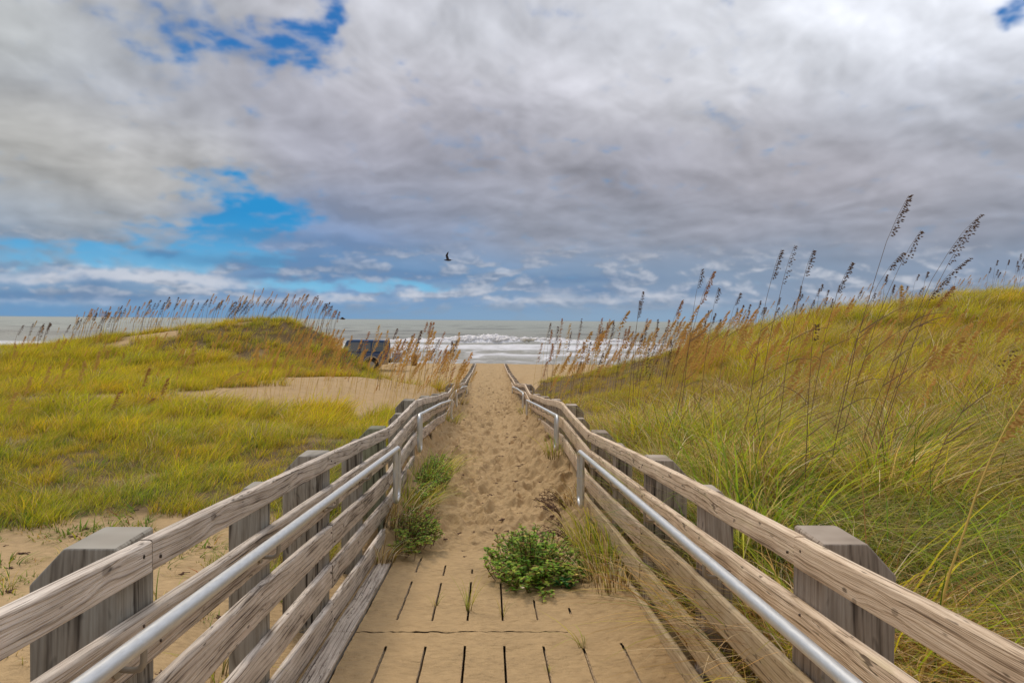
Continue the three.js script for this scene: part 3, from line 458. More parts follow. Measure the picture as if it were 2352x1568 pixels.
// metal handrails on the inner faces
class Path3 extends THREE.Curve { constructor(p) { super(); this.p = p; const L = [0]; for (let i = 1; i < p.length; i++) L.push(L[i - 1] + p[i].distanceTo(p[i - 1])); this.L = L; } getPoint(t, o = V()) { const q = t * this.L[this.L.length - 1]; let i = 1; while (i < this.p.length - 1 && this.L[i] < q) i++; return o.lerpVectors(this.p[i - 1], this.p[i], clamp((q - this.L[i - 1]) / Math.max(1e-6, this.L[i] - this.L[i - 1]), 0, 1)); } }
function rounded(points, r) { const out = [points[0]]; for (let i = 1; i < points.length - 1; i++) { const a = points[i - 1], b = points[i], c = points[i + 1], p = b.clone().lerp(a, Math.min(0.5, r / b.distanceTo(a))), q = b.clone().lerp(c, Math.min(0.5, r / b.distanceTo(c))); for (let k = 0; k <= 6; k++) { const t = k / 6; out.push(p.clone().multiplyScalar((1 - t) * (1 - t)).addScaledVector(b, 2 * t * (1 - t)).addScaledVector(q, t * t)); } } out.push(points[points.length - 1]); return out; }
function tube(pts, r, seg, rad = 12) { const g = new THREE.TubeGeometry(new Path3(pts), seg, r, rad, false); const u = g.attributes.uv, L = new Path3(pts).L.at(-1); for (let i = 0; i < u.count; i++) u.setXY(i, u.getX(i) * L * 2, u.getY(i) * 0.6); return g; }
function handrail(R, s, a, b, drop0, drop1, leg, startLoop, endLoop, label) {
  const x = R.X0 - s * 0.09, P = (d, y) => V(x, EYE + y, -d), y0 = R.top(a) - drop0, y1 = R.top(b) - drop1, pts = [];
  if (startLoop) pts.push(P(a + 0.27, y0 - leg + 0.10), P(a + 0.27, y0 - leg), P(a, y0 - leg), P(a, y0)); else pts.push(P(a, y0));
  if (b - a > 2) pts.push(P((a + b) / 2, (R.top((a + b) / 2) - (drop0 + drop1) / 2)));
  pts.push(P(b, y1)); if (endLoop) pts.push(P(b, y1 - leg), P(b - 0.27, y1 - leg), P(b - 0.27, y1 - leg + 0.1));
  const h = part('handrail', R.sub(tube(rounded(pts, 0.075), 0.0225, 160)), M.pipe, R.base); h.userData.label = label;
  if (startLoop) part('return_leg', R.sub(tube([P(a + 0.27, y0 - leg + 0.09), P(a + 0.27, R.top(a + .27) - drop0)], 0.0225, 8)), M.pipe, h);
  if (endLoop) part('return_leg', R.sub(tube([P(b - 0.27, y1 - leg + 0.09), P(b - 0.27, R.top(b - .27) - drop1)], 0.0225, 8)), M.pipe, h);
  for (let d = Math.max(a, 0) + 0.75; d < b - 0.2; d += 1.3) {
    const y = lerp(y0, y1, (d - a) / (b - a)), y2 = Math.abs(R.top(d) - drop0 - y) < 0.1 ? R.top(d) - lerp(drop0, drop1, (d - a) / (b - a)) : y, bx = R.X0 - s * 0.004;
    const g = tube(rounded([V(bx, EYE + y2 - 0.085, -d - 0.03), V(bx - s * 0.03, EYE + y2 - 0.085, -d - 0.01), V(x, EYE + y2 - 0.075, -d + 0.01), V(x, EYE + y2 - 0.02, -d + 0.01)], 0.03), 0.0085, 24, 8);
    const pl = new THREE.CylinderGeometry(0.028, 0.03, 0.012, 14); pl.rotateZ(Math.PI / 2); pl.translate(bx, EYE + y2 - 0.085, -d - 0.03);
    part('bracket', R.sub(mergeGeometries([g, pl])), M.bracket, h);
  }
}
handrail(left, -1, -1, 7.75, 0.205, 0.185, 0.47, false, true, 'round metal pipe along the nearest ramp');
handrail(left, -1, 9.98, 18.75, 0.115, 0.165, 0.45, true, true, 'round metal pipe along the second ramp');
handrail(left, -1, 21.2, 31.2, 0.09, 0.13, 0.42, true, true, 'round metal pipe along the far ramp');
handrail(right, 1, -1, 8.05, 0.275, 0.19, 0.5, false, true, 'round metal pipe along the nearest ramp');
handrail(right, 1, 10.7, 19.6, 0.13, 0.15, 0.45, true, true, 'round metal pipe along the second ramp');
handrail(right, 1, 21.6, 32, 0.13, 0.15, 0.42, true, true, 'round metal pipe along the far ramp');

// ---------------------------------------------------------------- grass
const leafMat = (rough = 0.75) => new THREE.MeshStandardMaterial({ vertexColors: true, roughness: rough, side: THREE.DoubleSide });
const thinLeaf = new THREE.MeshPhysicalMaterial({ vertexColors: true, roughness: 1, transmission: 0.5, thickness: 0, specularIntensity: 0.2, side: THREE.DoubleSide });
const grassMat = thinLeaf;
function blades(n, o) { // a tuft; wind comes from the side of the open dune (towards +x)
  const r = rng(o.seed), pos = [], col = [], idx = [], nor = [];
  for (let b = 0; b < n; b++) {
    const a = r() * 6.283, rad = o.spread * Math.sqrt(r()), bx = Math.cos(a) * rad, bz = Math.sin(a) * rad, len = lerp(o.min, o.max, r());
    const dir = a + (r() - 0.5) * 1.6, out = o.flop * (0.35 + r()), lx = Math.cos(dir) * out + o.lean * (0.5 + r()), lz = Math.sin(dir) * out, face = dir + Math.PI / 2 + (r() - 0.5) * 1.2, w = o.width * (0.7 + 0.6 * r());
    let k = r(), ci = 0; while (ci < o.pal.length - 1 && k > o.pal[ci][3]) { k -= o.pal[ci][3]; ci++; }
    const c = o.pal[ci], v = 0.6 + 0.75 * r(), base = pos.length / 3, S = o.seg ?? 4, curl = o.curl * (0.5 + r());
    for (let i = 0; i <= S; i++) {
      const t = i / S, up = len * (t - curl * t * t * 0.62), hx = bx + len * (lx * t * 0.4 + lx * t * t * 0.75), hz = bz + len * (lz * t * 0.4 + lz * t * t * 0.75), ww = w * (1 - t * t * 0.9) * (i === S ? 0.12 : 1) * 0.5, cx = Math.cos(face) * ww, cz = Math.sin(face) * ww;
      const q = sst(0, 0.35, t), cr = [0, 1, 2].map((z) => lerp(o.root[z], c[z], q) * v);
      pos.push(hx - cx, up, hz - cz, hx + cx, up, hz + cz); col.push(...cr, ...cr); const nn = V(-Math.sin(face) * 0.5, 0.8, Math.cos(face) * 0.5).normalize(); nor.push(nn.x, nn.y, nn.z, nn.x, nn.y, nn.z);
      if (i < S) { const z = base + i * 2; idx.push(z, z + 1, z + 3, z, z + 3, z + 2); }
    }
  }
  const g = new THREE.BufferGeometry(); g.setAttribute('position', new THREE.Float32BufferAttribute(pos, 3)); g.setAttribute('color', new THREE.Float32BufferAttribute(col, 3)); g.setIndex(idx); g.computeVertexNormals(); return g;
}
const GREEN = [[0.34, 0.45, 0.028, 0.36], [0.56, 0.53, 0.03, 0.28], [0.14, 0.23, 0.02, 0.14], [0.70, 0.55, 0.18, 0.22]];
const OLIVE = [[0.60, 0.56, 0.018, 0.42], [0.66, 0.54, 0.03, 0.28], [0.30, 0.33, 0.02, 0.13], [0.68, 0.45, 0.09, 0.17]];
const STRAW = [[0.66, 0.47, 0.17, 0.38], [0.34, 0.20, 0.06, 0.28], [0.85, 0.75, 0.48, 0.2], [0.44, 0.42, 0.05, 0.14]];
const root = [0.11, 0.075, 0.032];  // thatch brown at the blade base, deepened to paint shade between blades
const tufts = {
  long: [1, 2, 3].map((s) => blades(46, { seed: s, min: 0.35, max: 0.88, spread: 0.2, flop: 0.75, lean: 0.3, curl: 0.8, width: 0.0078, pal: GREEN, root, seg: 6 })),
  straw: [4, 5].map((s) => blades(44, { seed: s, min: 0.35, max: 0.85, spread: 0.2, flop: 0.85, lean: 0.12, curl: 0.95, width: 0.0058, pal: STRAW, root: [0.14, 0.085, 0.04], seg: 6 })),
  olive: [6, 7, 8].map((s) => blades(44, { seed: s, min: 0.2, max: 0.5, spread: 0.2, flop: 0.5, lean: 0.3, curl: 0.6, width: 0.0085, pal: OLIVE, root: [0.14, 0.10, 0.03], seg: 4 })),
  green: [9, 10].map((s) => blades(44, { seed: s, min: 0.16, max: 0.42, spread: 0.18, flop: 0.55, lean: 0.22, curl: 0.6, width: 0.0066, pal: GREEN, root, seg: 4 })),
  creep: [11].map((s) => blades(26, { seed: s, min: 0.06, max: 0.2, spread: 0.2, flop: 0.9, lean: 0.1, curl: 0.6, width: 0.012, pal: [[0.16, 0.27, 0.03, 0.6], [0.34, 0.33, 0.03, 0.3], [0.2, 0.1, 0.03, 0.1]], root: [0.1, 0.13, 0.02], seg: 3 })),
};
const inView = (x, y, d, pad = 1.3) => { const p = V(x, y, -d).project(camera); return p.z < 1 && Math.abs(p.x) < pad && p.y > -1.5 && p.y < 1.2; };
const sets = new Map();
function plant(kind, x, d, sc, rot, tint) { const list = tufts[kind], i = Math.floor(RND() * list.length), side = x < 0 ? 'a' : 'b', key = kind + '|' + i + '|' + side; if (!sets.has(key)) sets.set(key, []); sets.get(key).push([x, EYE + dune(x, d) - 0.02, -d, sc, rot, tint]); }
{
  let n = 0;
  const strip = (x0, x1, d0, d1, per) => { const N = Math.round((x1 - x0) * (d1 - d0) * per); for (let i = 0; i < N; i++) {
    const x = lerp(x0, x1, RND()), d = lerp(d0, d1, RND()), ax = Math.abs(x); if (ax < (x < 0 ? 1.28 : 1.34)) continue;
    const y = EYE + dune(x, d); if (!inView(x, y + 0.3, d)) continue;
    const c = cover(x, d); if (RND() > sst(0.12, 0.62, c)) continue;
    const patch = fbm(x * 0.5 + 7, d * 0.35 + 2, 3), rot = (RND() - 0.5) * 2.4, sc0 = 0.75 + 0.5 * RND();
    const dry = sst(-0.12, 0.3, fbm(x * 0.7 - 20, d * 0.6, 3)), tv = 0.94 + 0.42 * patch, hue = fbm(x * 0.9 - 3, d * 0.55 + 8, 3), big = 0.62 + 0.95 * sst(-0.3, 0.35, fbm(x * 1.1 + 70, d * 0.8, 3)), tint = [tv * (1.02 + 0.55 * hue), tv * (1 + 0.08 * hue), tv * (1 - 0.4 * hue)];
    const gap = x > 0 ? sst(11.5, 14, d) * (1 - sst(3.4, 5.6, x - (d - 14) * 0.12)) : 0, sc = sc0 * (d < 30 ? big : 1) * (1 - 0.55 * gap); if (RND() < gap * 0.45) continue;
    if (x > 0) {
      const near = 1 - sst(5.5, 11, d), r = RND();
      if (r < near * 0.92) plant(RND() < 0.42 + 0.45 * dry + 0.15 * (1 - sst(1.6, 3, x)) ? 'straw' : 'long', x, d, sc * (d < 3.4 ? 0.9 : 1), rot, tint);
      else if (r < 0.9) plant(RND() < 0.12 + 0.2 * dry ? 'straw' : d < 13 && RND() < 0.4 ? 'green' : 'olive', x, d, sc * (1.15 - 0.1 * near), rot, tint);
      else plant('green', x, d, sc, rot, tint);
    } else {
      const g = 1 - sst(9, 15, d), r = RND();
      plant(r < 0.10 * dry + 0.02 ? 'straw' : r < 0.22 * g + 0.1 ? 'creep' : r < 0.24 + 0.5 * g ? 'green' : 'olive', x, d, sc * (r < 0.12 * dry ? 0.55 : 1) * lerp(0.9, 0.5, g), rot, tint);
    }
    n++;
  } };
  strip(1.3, 9, 1.2, 7, 95); strip(1.3, 14, 7, 13, 62); strip(1.3, 24, 13, 24, 30); strip(1.3, 34, 24, 48, 12);
  strip(-7, -1.2, 3, 9, 85); strip(-11, -1.2, 9, 15, 58); strip(-22, -1.2, 15, 26, 32); strip(-30, -1.2, 26, 44, 14);
  console.log('tufts', n);
}
const M4 = new THREE.Matrix4(), Q4 = new THREE.Quaternion(), UP = V(0, 1, 0), CC = new THREE.Color();
const grassLabel = { long: 'long green and tan dune grass bent by the wind beside the tan railing', straw: 'dry brown straw lying among the dune grass', olive: 'short olive dune grass covering the dune', green: 'fresh green dune grass growing between the sandy spots', creep: 'low creeping leaves on the sand' };
for (const [key, list] of sets) {
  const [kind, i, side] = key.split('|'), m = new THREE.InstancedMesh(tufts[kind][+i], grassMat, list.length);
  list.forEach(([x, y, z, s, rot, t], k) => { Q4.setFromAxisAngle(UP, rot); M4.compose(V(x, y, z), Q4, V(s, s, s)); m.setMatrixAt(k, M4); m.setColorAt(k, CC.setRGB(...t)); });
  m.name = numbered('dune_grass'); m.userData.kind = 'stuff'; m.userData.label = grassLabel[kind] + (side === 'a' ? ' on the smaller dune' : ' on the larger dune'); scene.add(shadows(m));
}

// ---------------------------------------------------------------- sea oats: stem, drooping seed head, a few dry leaves
const oatMats = {
  stemDark: new THREE.MeshStandardMaterial({ color: new THREE.Color(0.17, 0.10, 0.045), roughness: 0.8 }), stemGold: new THREE.MeshStandardMaterial({ color: new THREE.Color(0.62, 0.42, 0.09), roughness: 0.75 }),
  headDark: new THREE.MeshStandardMaterial({ color: new THREE.Color(0.12, 0.062, 0.03), roughness: 0.85, side: THREE.DoubleSide }), headRust: new THREE.MeshStandardMaterial({ color: new THREE.Color(0.36, 0.15, 0.04), roughness: 0.85, side: THREE.DoubleSide }), headGold: new THREE.MeshStandardMaterial({ color: new THREE.Color(0.58, 0.34, 0.08), roughness: 0.85, side: THREE.DoubleSide }),
  leaf: new THREE.MeshStandardMaterial({ color: new THREE.Color(0.34, 0.24, 0.09), roughness: 0.85, side: THREE.DoubleSide }),
};
class Curve4 extends THREE.Curve { constructor(a, b, c, d) { super(); this.q = new THREE.CubicBezierCurve3(a, b, c, d); } getPoint(t, o) { return this.q.getPoint(t, o); } }
function oatShape(tip, o) { // tip relative to the base; returns geometries
  const r = rng(o.seed), len = tip.length(), hor = V(tip.x, 0, tip.z);
  const c = new THREE.CubicBezierCurve3(V(0, 0, 0), V(0, len * 0.34, 0).addScaledVector(hor, 0.2 + 0.1 * r()), V(0, tip.y * 0.82, 0).addScaledVector(hor, o.bow ?? 0.52), tip.clone());
  const S = 10, pts = []; for (let i = 0; i <= S; i++) { const p = c.getPoint(i / S); p.x += 0.006 * len * noise(i * 0.9, o.seed); pts.push(p); }
  const stem = (() => { const pos = [], idx = [], N = 4; pts.forEach((p, i) => { const rad = o.thick * (1 - 0.72 * i / S); for (let k = 0; k < N; k++) { const a = k / N * 6.283; pos.push(p.x + Math.cos(a) * rad, p.y, p.z + Math.sin(a) * rad); } if (i < S) for (let k = 0; k < N; k++) { const a = i * N + k, b = i * N + (k + 1) % N; idx.push(a, a + N, b, b, a + N, b + N); } }); const g = new THREE.BufferGeometry(); g.setAttribute('position', new THREE.Float32BufferAttribute(pos, 3)); g.setIndex(idx); g.computeVertexNormals(); return g; })();
  const hp = [], hi = []; const n = o.spikes, from = 1 - o.head / len;
  const quad = (p, dir, l, w) => { const side = V().crossVectors(dir, V(0.3, 0.2, 1).normalize()).normalize().multiplyScalar(w), up = V().crossVectors(side, dir).normalize().multiplyScalar(w * 0.4), e = p.clone().addScaledVector(dir, l), m = p.clone().addScaledVector(dir, l * 0.42), b = hp.length / 3; for (const q of [p, m.clone().add(side), e, m.clone().sub(side), m.clone().add(up), m.clone().sub(up)]) hp.push(q.x, q.y, q.z); hi.push(b, b + 1, b + 4, b + 1, b + 2, b + 4, b + 2, b + 3, b + 4, b + 3, b, b + 4, b, b + 5, b + 1, b + 1, b + 5, b + 2, b + 2, b + 5, b + 3, b + 3, b + 5, b); };
  for (let i = 0; i < n; i++) {
    const t = lerp(from, 0.995, (i + r() * 0.6) / n), p = c.getPoint(t), tg = c.getTangent(t), f = (t - from) / (1 - from), reach = o.reach * (0.35 + 0.9 * Math.sin(Math.PI * Math.min(1, 0.25 + f * 0.8))) * (0.6 + 0.7 * r());
    const lee = V(0.75 + 0.3 * r(), -0.15 - 0.7 * r(), (r() - 0.5) * 0.8), br = p.clone().addScaledVector(tg, reach * 0.7).addScaledVector(lee, reach * 0.55);
    const k = o.per ?? 2; for (let j = 0; j < k; j++) { const q = p.clone().lerp(br, (j + 0.6) / k); quad(q, lee.clone().multiplyScalar(0.75).addScaledVector(tg, 0.6).add(V((r() - 0.5) * 0.5, -0.55 * r(), (r() - 0.5) * 0.5)).normalize(), o.spike * (0.75 + 0.5 * r()), o.spike * 0.24); }
    if (o.twig) quad(p, br.clone().sub(p).normalize(), br.distanceTo(p), o.spike * 0.05);
  }
  const head = new THREE.BufferGeometry(); head.setAttribute('position', new THREE.Float32BufferAttribute(hp, 3)); head.setIndex(hi); const hn = head.toNonIndexed(); hn.computeVertexNormals();
  let leaf = null;
  if (o.leaves) { const lp = [], li = []; for (let k = 0; k < o.leaves; k++) { const t0 = 0.12 + 0.5 * r(), p = c.getPoint(t0), l = 0.22 + 0.35 * r(), curl = (r() - 0.3), dz = (r() - 0.5) * 0.6, sx = r() < 0.8 ? 1 : -0.6; for (let i = 0; i <= 6; i++) { const t = i / 6, w = 0.0045 * (1 - t * 0.9), x = p.x + sx * l * t * 0.9, y = p.y + l * (0.65 * t - 1.0 * curl * t * t), z = p.z + dz * l * t, b = lp.length / 3; lp.push(x, y + w, z, x, y - w, z + w); if (i) li.push(b - 2, b - 1, b + 1, b - 2, b + 1, b); } } leaf = new THREE.BufferGeometry(); leaf.setAttribute('position', new THREE.Float32BufferAttribute(lp, 3)); leaf.setIndex(li); leaf.computeVertexNormals(); }
  return { stem, head: hn, leaf };
}
function oat(base, tip, o, label, group) {
  const t = thing('sea_oat', label, 'sea oat', base, group), s = oatShape(tip.clone().sub(base), o);
  part('stem', s.stem, o.gold ? oatMats.stemGold : oatMats.stemDark, t);
  part('seed_head', s.head, oatMats[o.headMat ?? 'headDark'], t);
  if (s.leaf) part('leaf', s.leaf, o.gold ? oatMats.leaf : oatMats.stemDark, t);
  return t;
}
const onGround = (p) => { p.y = EYE + dune(p.x, -p.z) - 0.02; return p; };
// the tall ones standing on the larger dune near the railing: base and tip as measured, distance, how the head bends, label
[
  [1885, 1080, 2088, 448, 6.0, 0.56, 'tallest sea oat, its dark seed head highest against the clouds', 26, .42],
  [1960, 1000, 2255, 490, 6.6, 0.5, 'tall sea oat with an arching head, second highest against the clouds', 24, .5],
  [1975, 1060, 2248, 506, 6.4, 0.56, 'straight tall sea oat crossing behind the second highest head', 16, .5],
  [1900, 990, 2117, 527, 6.8, 0.6, 'thin sea oat with a sparse narrow head just beside the tallest one', 18, .42],
  [1890, 930, 2075, 578, 7.6, 0.40, 'sea oat whose head bends over level below the tallest one', 20, .26],
  [1940, 1020, 2230, 590, 6.6, 0.44, 'sea oat with a long low drooping head reaching over the dune crest', 30, .5],
  [1990, 980, 2190, 655, 7.2, 0.5, 'shorter rusty sea oat in front of the dune crest below the arching heads', 26, .3],
  [1700, 960, 1795, 572, 8.2, 0.55, 'slender sea oat with a ragged head above the middle of the dune slope', 24, .42],
  [1720, 985, 1826, 562, 8.0, 0.6, 'bare bristly sea oat close beside the ragged slender one', 14, .5],
  [1775, 975, 1869, 572, 8.0, 0.5, 'sea oat with a hooked tip standing between the slender pair and the drooping head', 20, .36],
  [1840, 960, 1958, 600, 7.8, 0.46, 'sea oat with a broad drooping head left of the tallest one', 26, .4],
  [1560, 900, 1612, 618, 10.5, 0.58, 'thin upright sea oat behind the heavy rust brown head', 18, .34],
  [1545, 915, 1640, 622, 9.5, 0.5, 'sea oat with a heavy rust brown head nearest the foot of the dune', 44, .5],
  [1600, 890, 1650, 660, 10.8, 0.6, 'small thin sea oat right behind the heavy rust brown head', 16, .3],
  [1440, 880, 1476, 668, 12.5, 0.58, 'tall thin sea oat by the water with a pale narrow head', 22, .4],
  [1452, 885, 1468, 690, 12.5, 0.55, 'sea oat standing just before the pale narrow head', 22, .36],
  [1505, 880, 1566, 690, 12, 0.46, 'sea oat whose head hangs sideways over the surf', 34, .32],
  [1640, 860, 1700, 672, 12.5, 0.5, 'short sea oat with a leaning head low on the dune crest', 22, .28],
  [2050, 1010, 2068, 655, 7.4, 0.52, 'golden sea oat with a thick head in the hollow of the dune', 44, .42, 1],
  [1880, 965, 1975, 790, 8.4, 0.5, 'golden sea oat with a bushy head halfway up the slope', 40, .3, 1],
  [1800, 985, 1905, 800, 8.2, 0.5, 'golden sea oat with a nodding head beside the bushy one', 36, .3, 1],
  [2080, 1475, 2400, 860, 3.1, 0.5, 'thick yellow sea oat cane slanting past the frame edge beside the railing', 60, .36, 1],
  [1845, 1140, 1870, 740, 5.6, 0.52, 'dark upright sea oat stalk close behind the tan railing', 6, .2],
  [2060, 1130, 2330, 800, 5.4, 0.56, 'long dark bare stalk leaning across the grass of the dune', 4, .2],
].forEach(([bx, by, tx, ty, d, bow, label, spikes, head, gold], i) => {
  const base = onGround(at(bx, by, d)), tip = at(tx, ty, d + 0.25 * (noise(i * 3.7, 1))), sc = d / 7;
  oat(base, tip, { seed: 60 + i, bow, thick: i === 21 ? 0.0085 : gold ? 0.0056 : 0.0044, spikes, head: head * 1.1, spike: 0.026, reach: 0.06, per: 2, twig: true, leaves: 3, gold, headMat: gold ? 'headGold' : i === 12 || i === 6 || i === 16 ? 'headRust' : 'headDark' }, label);
});
[[32, 901, 'first golden sea oat from the outer edge of the grassy hollow'], [67, 866, 'golden sea oat with a one sided drooping head near the outer edge of the hollow'], [111, 842, 'golden sea oat with a comb shaped head in the grassy hollow'], [151, 833, 'golden sea oat with a pale comb shaped head before the dune foot'], [190, 830, 'taller golden sea oat bending over in the grassy hollow'], [224, 807, 'tallest golden sea oat before the outer slope of the smaller dune'], [340, 845, 'upright brown sea oat before the sand patch under the smaller dune'], [384, 869, 'short brown sea oat beside the sand patch'], [442, 795, 'golden sea oat standing before the middle of the smaller dune'], [557, 851, 'sea oat bowed level over the edge of the bare sand'], [275, 898, 'low brown sea oat in the middle of the hollow'], [352, 913, 'lowest brown sea oat in the middle of the hollow']].forEach(([px, py, label], i) => {
  const d = 11.5 + (i % 4) * 0.9, base = onGround(at(px - 30 - (i === 9 ? 70 : 0), 960, d)), tip = at(px, py, d);
  oat(base, tip, { seed: 160 + i, bow: i === 9 ? 0.3 : 0.5, thick: 0.0048, spikes: 24, head: 0.36, spike: 0.034, reach: 0.075, per: 2, twig: true, leaves: 2, gold: true, headMat: [6, 7, 10, 11].includes(i) ? 'headRust' : 'headGold' }, label);
});
{ // stands that read as rows
  const r = rng(77), row = [];
  const ridgeL = [[0, 808], [100, 794], [200, 778], [280, 760], [350, 748], [430, 740], [560, 738], [700, 738], [745, 770], [775, 815]], tipsL = [[0, 752], [60, 742], [130, 738], [200, 716], [290, 694], [380, 680], [450, 684], [520, 690], [600, 688], [650, 676], [700, 670], [740, 690], [780, 720]], depL = [[0, 28], [200, 29], [430, 31], [560, 32], [700, 32], [780, 30]];
  for (let i = 0; i < 90; i++) { const px = i < 12 ? 5 + r() * 200 : 190 + 580 * r(), d = poly(depL, px) + (r() - 0.4) * 1.6, base = onGround(at(px - 8, poly(ridgeL, px), d)), lift = r() * r() * 34, tip = at(px + 6 + r() * 16, poly(tipsL, px) + lift, d); row.push([px < 190 ? 'sea oat on the low outer end of the smaller dune' : 'sea oat in the row on the smaller dune crest', px, base, tip, { seed: 300 + i, bow: 0.5, thick: 0.0075, spikes: 15, head: 0.34 + 0.2 * r(), spike: 0.044, reach: 0.085, per: 2, headMat: px > 560 && r() < 0.3 ? 'headRust' : 'headDark' }, px < 190 ? 'sea oats on the low end of the smaller dune' : 'sea oats along the crest of the smaller dune']); }
  for (let i = 0; i < 52; i++) { // before the dark vehicle
    const px = 745 + 300 * Math.pow(r(), 0.6), d = 18.5 + r() * 5, bx = px - 12 - 14 * r(), base = onGround(at(bx, 870, d)), tipY = lerp(738, 800, r()) + (px > 1000 ? 20 : 0) + (r() < 0.25 ? 40 : 0), tip = at(px + 14 * r(), tipY, d);
    row.push([px < 960 ? 'sea oat in front of the dark vehicle' : 'sea oat between the dark vehicle and the railing', px, base, tip, { seed: 500 + i, bow: 0.5, thick: 0.0048, spikes: 20, head: 0.42 + 0.25 * r(), spike: 0.042, reach: 0.085, per: 2, gold: r() < 0.6, leaves: 1, headMat: r() < 0.55 ? 'headRust' : r() < 0.5 ? 'headGold' : 'headDark' }, px < 960 ? 'sea oats in front of the dark vehicle' : 'sea oats between the vehicle and the railing']); }
  for (let i = 0; i < 66; i++) { // beyond the tan railing, before the surf
    const px = 1225 + 330 * Math.pow(r(), 0.85), d = 15 + r() * 5, base = onGround(at(px - 10 - 12 * r(), 860, d)), tip = at(px + 12 * r(), lerp(728, 800, r()) + (r() < 0.25 ? 35 : 0), d);
    row.push([px < 1390 ? 'sea oat in the thin stand beside the tan railing' : 'sea oat in the thick stand below the larger dune', px, base, tip, { seed: 700 + i, bow: 0.5, thick: 0.0042, spikes: 20, head: 0.4 + 0.25 * r(), spike: 0.034, reach: 0.07, per: 2, gold: r() < 0.55, leaves: 1, headMat: r() < 0.6 ? 'headRust' : r() < 0.4 ? 'headGold' : 'headDark' }, px < 1390 ? 'sea oats in the thin stand by the tan railing' : 'sea oats at the foot of the larger dune']); }
  const ridgeR = [[1560, 796], [1650, 772], [1760, 744], [1870, 718], [2000, 704], [2150, 682], [2250, 670], [2352, 668]], depR = [[1560, 25], [2000, 24], [2150, 28], [2250, 30], [2352, 29]];
  for (let i = 0; i < 52; i++) { const px = i < 10 ? 2210 + 140 * r() : 1570 + 560 * r(), d = poly(depR, px) + (r() - 0.3) * 1.5, base = onGround(at(px, poly(ridgeR, px), d)), tip = at(px + 8 + 14 * r(), poly(ridgeR, px) - 28 - 44 * r() - (px > 2200 ? 14 : 0), d); row.push([px > 2200 ? 'sea oat on the highest hump of the larger dune' : 'sea oat on the far crest of the larger dune', px, base, tip, { seed: 900 + i, bow: 0.5, thick: 0.006, spikes: 14, head: 0.32, spike: 0.048, reach: 0.07, per: 2 }, px > 2200 ? 'sea oats on the highest hump' : 'sea oats on the far crest of the larger dune']); }
  // told apart by how they stand along their row
  const count = new Map(), nth = (n) => n + (n % 10 === 1 && n % 100 !== 11 ? 'st' : n % 10 === 2 && n % 100 !== 12 ? 'nd' : n % 10 === 3 && n % 100 !== 13 ? 'rd' : 'th');
  row.sort((a, b) => a[1] - b[1]).forEach(([where, , base, tip, o, group]) => { const n = (count.get(group) ?? 0) + 1; count.set(group, n); oat(base, tip, o, `${nth(n)} from the left, ${o.headMat === 'headRust' ? 'rusty' : o.headMat === 'headGold' ? 'golden' : 'dark'} ${where}`, group); });
  // the many golden stalks too thick to count over the slopes
  const vs = [0, 1, 2, 3].map((k) => { const s = oatShape(V(0.28 + 0.05 * k, 0.95 + 0.1 * k, 0.05 * k), { seed: 1200 + k, bow: 0.45 + 0.03 * k, thick: 0.0038, spikes: 20, head: 0.36, spike: 0.034, reach: 0.07, per: 2 }); const paint = (g, c) => { const n = g.attributes.position.count, a = new Float32Array(n * 3); for (let i = 0; i < n; i++) a.set(c, i * 3); g.setAttribute('color', new THREE.BufferAttribute(a, 3)); return g; }; const st = paint(s.stem.toNonIndexed(), [0.62, 0.42, 0.07]); return mergeGeometries([st, paint(s.head, [0.58, 0.31, 0.065])]); });
  const put = vs.map(() => []);
  const scatter = (n, f) => { for (let i = 0; i < n; i++) { const p = f(); if (!p) continue; put[Math.floor(r() * 4)].push([...p]); } };
  scatter(120, () => { const px = 1520 + 380 * r() * r(), py = 780 + 170 * r(), d = lerp(20, 11, (py - 780) / 170); const p = onGround(at(px, py + 30, d)); return [p.x, p.y, p.z, 0.8 + 0.5 * r(), (r() - 0.5) * 1.2]; });
  scatter(120, () => { const px = 1700 + 650 * r(), py = 800 + 230 * r(), d = lerp(18, 7.5, (py - 800) / 230); const p = onGround(at(px, py + 30, d)); return [p.x, p.y, p.z, 0.75 + 0.5 * r(), (r() - 0.5) * 1.2]; });
  scatter(36, () => { const px = 1230 + 300 * r(), d = 14 + 8 * r(); const p = onGround(at(px, 870, d)); return [p.x, p.y, p.z, 0.75 + 0.45 * r(), (r() - 0.5) * 1.4]; });
  scatter(150, () => { const px = 560 + 480 * r(), d = 15.5 + 7 * r(); const p = onGround(at(px, 890, d)); return [p.x, p.y, p.z, 0.6 + 0.5 * r(), (r() - 0.5) * 1.4]; });
  scatter(60, () => { const px = 660 + 100 * r(), d = 24 + 5 * r(); const p = onGround(at(px, 850, d)); return [p.x, p.y, p.z, 0.8 + 0.5 * r(), (r() - 0.5) * 1.4]; });
  scatter(120, () => { const px = 720 * r(), d = 14 + 15 * r(); const p = onGround(at(px, 880, d)); return [p.x, p.y, p.z, 0.55 + 0.5 * r(), (r() - 0.5) * 1.2]; });
  const thin = (n, f) => { for (let i = 0; i < n; i++) { const p = f(); put[Math.floor(r() * 4)].push([...p]); } };
  thin(150, () => { const px = 150 + 610 * r(), d = poly(depL, px) + (r() - 0.5) * 2, p = onGround(at(px, poly(ridgeL, px), d)); return [p.x, p.y, p.z, 0.5 + 0.62 * r(), (r() - 0.5) * 0.8]; });
  thin(26, () => { const px = 900 + 150 * r(), d = 17 + 6 * r(), p = onGround(at(px, 870, d)); return [p.x, p.y, p.z, 0.8 + 0.55 * r(), (r() - 0.5) * 0.8]; });
  thin(44, () => { const px = 1225 + 340 * r(), d = 15 + 6 * r(), p = onGround(at(px, 865, d)); return [p.x, p.y, p.z, 0.85 + 0.6 * r(), (r() - 0.5) * 0.8]; });
